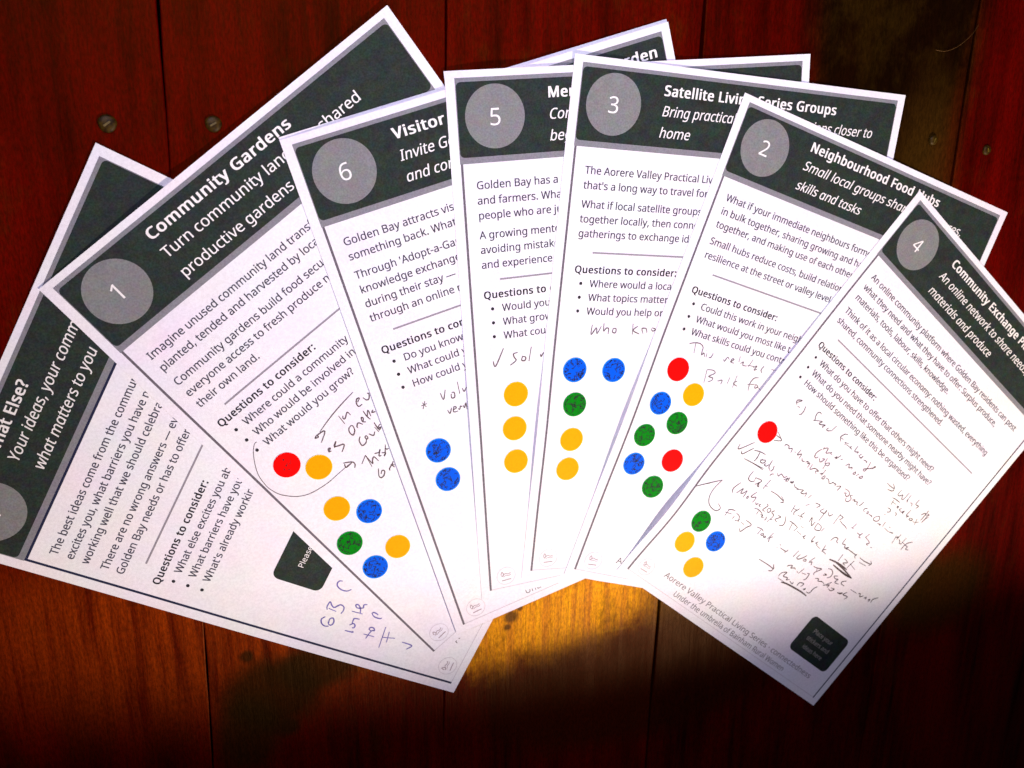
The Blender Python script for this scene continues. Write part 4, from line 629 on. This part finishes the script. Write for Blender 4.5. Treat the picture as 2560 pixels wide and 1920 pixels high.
def place(name, n, flat, h, mats, parent, label=None):
    o = mesh_obj(name, on_page(n, flat.v, h + np.array(flat.h)), flat.f, mats, parent, parent_origin(parent), flat.m)
    if label:
        o['label'] = label
    return o
def parent_origin(p):
    while p.parent:
        p = p.parent
    return p['_o'] if '_o' in p else p.location

def paper_mesh(n, root, rough_edge=0.0):
    nu, nv = NU, NV
    th = 0.11
    vs = []
    for dz in (0, -th):
        V = [(GU[i], GV[j]) for j in range(nv) for i in range(nu)]
        vs += on_page(n, V, dz)
    fs = []
    N = nu * nv
    for j in range(nv - 1):
        for i in range(nu - 1):
            a = j * nu + i
            fs.append((a + nu, a + 1, a))
            fs.append((a + nu, a + nu + 1, a + 1))
            fs.append((N + a, N + a + 1, N + a + nu + 1, N + a + nu))
    border = [i for i in range(nu)] + [j * nu + nu - 1 for j in range(1, nv)] + [(nv - 1) * nu + i for i in range(nu - 2, -1, -1)] + [j * nu for j in range(nv - 2, 0, -1)]
    for k in range(len(border)):
        a, b = border[k], border[(k + 1) % len(border)]
        e = len(vs)
        vs += [vs[a], vs[b], vs[N + b], vs[N + a]]           # own corners, so the cut edge stays crisp
        fs.append((e, e + 1, e + 2, e + 3))
    o = mesh_obj('paper', vs, fs, [M['paper']], root, root.location, smooth=True)
    return o

# ------------------------------------------------------------------ the printed sheets
BODY, TITLE, SUB, FOOT = 6.93, 9.15, 9.2, 6.8
BOLD = 27
STICK = {'1': [('r', 22.8, 143.5), ('y', 34.0, 156.1), ('y', 25.1, 181.2), ('b', 36.6, 195.0), ('g', 16.6, 202.1), ('y', 34.1, 223.3), ('b', 17.1, 223.8)], '6': [('b', 24.5, 180.6), ('b', 24.5, 199.2)], '5': [('y', 27.9, 172.1), ('y', 26.1, 192.3), ('y', 25.8, 212.4)], '3': [('b', 19.5, 167.4), ('b', 43.8, 167.5), ('g', 21.7, 187.9), ('y', 22.2, 209.2), ('y', 21.8, 227.5)], '2': [('r', 23.4, 157.0), ('y', 39.8, 169.0), ('b', 20.1, 179.3), ('g', 36.2, 188.3), ('g', 17.6, 200.4), ('b', 17.9, 219.0), ('r', 42.7, 211.5), ('g', 36.3, 230.4)], '4': [('r', 24.1, 171.4), ('g', 26.4, 241.0), ('y', 26.5, 257.6), ('b', 45.8, 245.6), ('y', 45.0, 267.4)]}
DOT = {'r': 'red', 'y': 'yellow', 'b': 'blue', 'g': 'green'}

def sticker(n, root, c, u, v, seed):
    rnd = random.Random(seed)
    col = DOT[c]
    R = 7.15 * (1 + rnd.uniform(-.012, .012))
    f = Flat()
    rim = R * 0.93 if c in 'bg' else R * 0.96
    f.disc(u, v, rim, 0, 0.0, rings=4, wob=.004, ph=seed)
    f.disc(u, v, R, 1, rim, rings=1, wob=.004, ph=seed)
    mats = [M[col], M[col + '_rim'] if c != 'r' else M['red'], M['black']]
    vs = on_page(n, f.v, 0.20)
    # a thin edge down to the paper
    ring = list(range(len(f.v) - 56, len(f.v)))
    low = on_page(n, [f.v[i] for i in ring], 0.06)
    b = len(vs)
    vs += low
    fs, mi = list(f.f), list(f.m)
    for s in range(56):
        fs.append((ring[s], b + s, b + (s + 1) % 56, ring[(s + 1) % 56])); mi.append(1)
    o = mesh_obj('sticker', vs, fs, mats[:2], root, root.location, mi)
    o['label'] = {'r': 'plain red dot sticker', 'y': 'plain yellow dot sticker', 'b': 'blue dot sticker covered in black squiggles', 'g': 'green dot sticker covered in black squiggles'}[c]
    g = Flat()
    ang = -POSE[n][2]
    ca, sa_ = math.cos(ang), math.sin(ang)
    def pt(x, y):
        return (u + ca * x + sa_ * y, v - (-sa_ * x + ca * y))
    if c in 'bg':
        def ok(x, y): return x * x + y * y < (R * .84) ** 2
        for _ in range(17):                                        # angular wandering outlines
            a, q = rnd.uniform(0, 6.283), R * .8 * math.sqrt(rnd.random())
            x, y = q * math.cos(a), q * math.sin(a)
            pts = [(x, y)]
            hor = rnd.random() < .5
            for _k in range(rnd.randint(3, 9)):
                st = rnd.choice((.35, .5, .7, 1.1, 1.8)) * rnd.choice((-1, 1))
                nx, ny = (x + st, y + rnd.uniform(-.12, .12)) if hor else (x + rnd.uniform(-.12, .12), y + st)
                if not ok(nx, ny): break
                x, y = nx, ny; pts.append((x, y)); hor = not hor
            g.stroke([pt(*p) for p in pts], 0.36)
        for _ in range(5):                                         # small closed boxes
            x, y = rnd.uniform(-.55, .55) * R, rnd.uniform(-.55, .55) * R
            w, h = rnd.uniform(.5, 1.5), rnd.uniform(.4, 1.0)
            g.stroke([pt(x, y), pt(x + w, y), pt(x + w, y + h), pt(x, y + h), pt(x, y)], 0.18)
        for _ in range(46):                                        # broken marks that crowd the rim
            a, q = rnd.uniform(0, 6.283), R * rnd.uniform(.74, .89)
            pts = [(q * math.cos(a), q * math.sin(a))]
            for _k in range(rnd.randint(1, 3)):
                a += rnd.uniform(-.10, .14); q = min(R * .90, max(R * .68, q + rnd.uniform(-.4, .4)))
                pts.append((q * math.cos(a), q * math.sin(a)))
            g.stroke([pt(*p) for p in pts], rnd.uniform(.28, .52))
    elif c == 'r' and n == '1':
        for x, y, r in [(2.6, 2.4, .30), (-.4, .3, .28), (.5, .1, .18), (-2.6, .8, .2), (-2.2, 1.2, .12), (-2.3, -1.6, .2), (1.2, -1.0, .15), (1.4, -1.7, .16), (2.5, -1.2, .14), (-2.3, -2.6, .12), (-3.1, .9, .12), (1.1, .2, .13)]:
            g.disc(*pt(x, y), r * 1.5, 0, seg=8, rings=1)
    if g.v:
        mm = mesh_obj('sticker_marks', on_page(n, g.v, 0.24), g.f, [M['black']], o, root.location, g.m)
    return o

def sheet(n, label, spec):
    cx, cy = xy(n, 105.0, 148.5)
    root = bpy.data.objects.new('printed_sheet', None)
    COL.objects.link(root)
    root.location = (float(cx) * MM, float(cy) * MM, 0)
    root['label'] = label; root['category'] = 'sheet of paper'; root['group'] = 'A4 handouts fanned out on the table'
    paper_mesh(n, root)
    if spec is None:
        return root
    # header band: grey block with the dark rounded panel set into it
    f = Flat().grid(4.9, 3.5, 205.2, 45.2, 200, 42)
    band = place('header_band', n, f, 0.07, [M['grey']], root)
    place('header_panel', n, Flat().grid(5.3, 5.5, 204.8, 42.1, 200, 37, corner=2.4), 0.11, [M['toner']], band)
    bd = place('number_badge', n, Flat().disc(24.8, 22.7, 15.75, rings=14), 0.15, [M['badge']], root)
    place('badge_number', n, Flat().text(spec['num'], 24.8 - spec.get('numdx', 0), 22.7 + 4.3, 14.6, align='centre'), 0.18, [M['white']], bd)
    for s, u, v, w in spec['title']:
        place('title_text', n, Flat().text(s, u, v, TITLE, BOLD, width=w), 0.15, [M['white']], root)
    t = Flat()
    for s, u, v, *w in spec['sub']:
        t.text(s, u, v, SUB, 5, n != '1', 0.945, width=w[0] if w else None)
    place('subtitle_text', n, t, 0.15, [M['white']], root)
    t = Flat()
    for s, v in spec['body']:
        t.text(s, 12.7, v, BODY, 11)
    place('body_text', n, t, 0.09, [M['ink']], root)
    place('divider_line', n, Flat().grid(22.4, spec['rule'] - .45, 185.5, spec['rule'] + .45, 160, 1), 0.09, [M['rule']], root)
    place('question_heading', n, Flat().text('Questions to consider:', 12.9, spec['q'], 6.75, 26, xs=1.0), 0.09, [M['bold']], root)
    t = Flat()
    for i, s in enumerate(spec['bul']):
        v = spec['q'] + 7.75 * (i + 1)
        t.text(s, 22.7, v, BODY, 11)
    place('question_list', n, t, 0.09, [M['ink']], root)
    for i in range(3):
        place('bullet_dot', n, Flat().disc(17.4, spec['q'] + 7.75 * (i + 1) - 1.9, 0.92, seg=16, rings=1), 0.09, [M['bold']], root)
    bar_m = M['navy'] if n == '8' else M['bar']
    place('border_line', n, Flat().grid(5.2, 45.2, 6.45, 292.4, 1, 240), 0.09, [bar_m], root)
    place('border_line', n, Flat().grid(203.9, 45.2, 204.9, 292.4, 1, 240), 0.09, [M['navy']], root)
    place('border_line', n, Flat().grid(6.5, 292.0, 203.8, 292.3, 40, 1), 0.09, [M['faint']], root)
    if n == '8':
        place('border_line', n, Flat().grid(6.5, 45.25, 203.8, 46.5, 40, 1), 0.09, [M['navy']], root)
    lg = Flat().disc(15.8, 284.6, 5.8, 0, 5.55, rings=1)
    lg.stroke(spline([(12.6, 283.6), (13.3, 281.8), (14.2, 283.2), (13.6, 284.6), (12.9, 283.9)]), .55, 1)
    lg.stroke(spline([(14.0, 284.0), (15.4, 283.0), (17.2, 283.6), (18.6, 282.9)]), .45, 1)
    lg.stroke(spline([(14.2, 285.2), (15.6, 284.4), (17.6, 284.7), (18.8, 284.0)]), .35, 1)
    lg.stroke([(13.2, 287.5), (15.0, 287.4), (17.0, 287.2), (18.8, 287.2)], .6, 1)
    place('round_logo', n, lg, 0.09, [M['faint'], M['logo']], root)
    t = Flat().text('Aorere Valley Practical Living Series · connectedness', 31.2, 283.2, FOOT, width=158.0)
    t.text('Under the umbrella of Bainham Rural Women', 46.8, 290.0, FOOT, width=117.8)
    place('footer_text', n, t, 0.09, [M['foot']], root)
    if 'box' in spec:
        u0, v0, lines = spec['box']
        bx = place('note_box', n, Flat().grid(u0, v0, u0 + 43, v0 + 29.2, 43, 29, corner=4.2), 0.09, [M['toner']], root)
        t = Flat()
        for s, v, u in lines:
            t.text(s, u, v, 5.6)
        place('box_text', n, t, 0.14, [M['boxtext' if n == '4' else 'white']], bx)
    if n in PEN:
        t = Flat()
        for seg in PEN[n].split('|'):
            w, pts = seg.split(':')
            P = [tuple(float(x) for x in q.split(',')) for q in pts.split(';')]
            t.stroke(spline(P), float(w) * (1.45 if n == '4' else 1.1), taper=True)
        place('handwriting', n, t, 0.13, [M['biro'] if n == '8' else M['pencil_dark'] if n == '4' else M['pen']], root)
    for i, (c, u, v) in enumerate(STICK.get(n, [])):
        sticker(n, root, c, u, v, int(n) * 31 + i)
    return root

SPEC = {
 '8': dict(num='?', numdx=0, title=[('What Else?', 53.2, 14.9, 40.2)], sub=[('Your ideas, your comments,', 53.0, 24.6), ('what matters to you', 53.2, 36.3)],
    body=[('The best ideas come from the communi', 58.4), ('excites you, what barriers you have no', 66.1), ('working well that we should celebrat', 73.7), ('There are no wrong answers — eve', 83.6), ('Golden Bay needs or has to offer', 91.4)],
    rule=99.4, q=110.2, bul=['What else excites you abo', 'What barriers have you', "What's already working"],
    box=(36.3, 162.2, [('Please', 176.3, 46.6)])),
 '1': dict(num='1', title=[('Community Gardens', 53.0, 14.7, 86.4)], sub=[('Turn community land into shared', 52.6, 25.4, 121.0), ('productive gardens', 52.4, 37.5, 68.8)],
    body=[('Imagine unused community land transf', 57.2), ('planted, tended and harvested by local', 65.2), ('Community gardens build food securi', 75.0), ('everyone access to fresh produce n', 82.8), ('their own land.', 90.5)],
    rule=97.2, q=105.3, bul=['Where could a community', 'Who would be involved in', 'What would you grow?']),
 '6': dict(num='6', title=[('Visitor Placement: Adopt a Garden', 53.0, 15.2, 148.0)], sub=[('Invite Gol', 52.8, 26.2), ('and conn', 52.6, 36.9)],
    body=[('Golden Bay attracts visit', 57.4), ('something back. What i', 65.2), ("Through 'Adopt-a-Gard", 75.2), ('knowledge exchange,', 83.1), ('during their stay — ', 90.9), ('through an online n', 98.8)],
    rule=106.4, q=117.2, bul=['Do you know s', 'What could yo', 'How could yo']),
 '5': dict(num='5', title=[('Mento', 53.2, 15.0, None)], sub=[('Conne', 53.4, 25.7), ('begin', 53.4, 36.5)],
    body=[('Golden Bay has a', 58.3), ('and farmers. What', 66.1), ('people who are ju', 73.8), ('A growing mento', 84.0), ('avoiding mistake', 91.8), ('and experience', 99.7)],
    rule=106.2, q=116.1, bul=['Would you b', 'What grow', 'What coul']),
 '3': dict(num='3', title=[('Satellite Living Series Groups', 53.2, 15.4, 111.4)], sub=[('Bring practical living skills sessions closer to', 53.2, 25.9, 138.2), ('home', 53.1, 37.0)],
    body=[('The Aorere Valley Practical Liv', 59.0), ('that\'s a long way to travel for', 66.8), ('What if local satellite groups', 76.9), ('together locally, then conne', 84.7), ('gatherings to exchange ide', 92.5)],
    rule=100.8, q=112.1, bul=['Where would a local', 'What topics matter', 'Would you help or']),
 '2': dict(num='2', title=[('Neighbourhood Food Hubs', 53.4, 14.3, 103.0)], sub=[('Small local groups sharing resources,', 53.1, 25.2, 128.6), ('skills and tasks', 53.3, 36.6)],
    body=[('What if your immediate neighbours forme', 57.3), ('in bulk together, sharing growing and ha', 65.1), ('together, and making use of each other', 72.8), ('Small hubs reduce costs, build relation', 82.7), ('resilience at the street or valley level', 91.0)],
    rule=98.7, q=112.0, bul=['Could this work in your neighb', 'What would you most like t', 'What skills could you contr']),
 '4': dict(num='4', title=[('Community Exchange Platform', 55.0, 15.3, 118.5)], sub=[('An online network to share needs,', 53.2, 26.1), ('materials and produce', 53.5, 37.3)],
    body=[('An online community platform where Golden Bay residents can post', 58.2), ('what they need and what they have to offer: Surplus produce,', 65.9), ('materials, tools, labour, skills, knowledge.', 73.8), ('Think of it as a local circular economy: nothing wasted, everything', 84.2), ('shared, community connections strengthened.', 91.8)],
    rule=99.3, q=110.9, bul=['What do you have to offer that others might need?', 'What do you need that someone nearby might have?', 'How should something like this be organised?'],
    box=(154.6, 244.4, [('Place your', 255.0, 163.5), ('stickers and', 261.5, 162.5), ('ideas here', 268.0, 164.5)])),
}
LABELS = {
 '8': 'lowest sheet of the fan, headed What Else, at the far left with no stickers',
 '1': 'sheet numbered 1 headed Community Gardens with a pencil loop around red and yellow dots',
 's': 'blank backing sheet showing as a thin white edge above the sheet numbered 6',
 '6': 'sheet numbered 6 headed Visitor with two blue dot stickers',
 '5': 'sheet numbered 5 with three yellow dot stickers in a column',
 '3': 'sheet numbered 3 headed Satellite Living Series Groups with two blue dots side by side',
 '2': 'sheet numbered 2 headed Neighbourhood Food Hubs with eight red, yellow, blue and green dots',
 '4': 'topmost sheet numbered 4 headed Community Exchange, covered in pencil notes, its left edge lifted',
}
for n in ORDER:
    r = sheet(n, LABELS[n], SPEC.get(n))

# a fine loose hair lying on the far right boards
hp = spline([(0.2585, 0.180), (0.266, 0.1795), (0.2745, 0.1825), (0.2825, 0.1885), (0.287, 0.1945)], 6)
vs, fs = [], []
for i, p in enumerate(hp):
    for s in range(5):
        a = 2 * math.pi * s / 5
        vs.append((p[0], p[1] + .00009 * math.cos(a), 0.0004 + .00009 * math.sin(a)))
for i in range(len(hp) - 1):
    for s in range(5):
        fs.append((i * 5 + s, i * 5 + (s + 1) % 5, (i + 1) * 5 + (s + 1) % 5, (i + 1) * 5 + s))
h = mesh_obj('hair', vs, fs, [M['fibre']])
h['label'] = 'single fine pale hair lying across the board seam at the upper right'
h['category'] = 'hair'
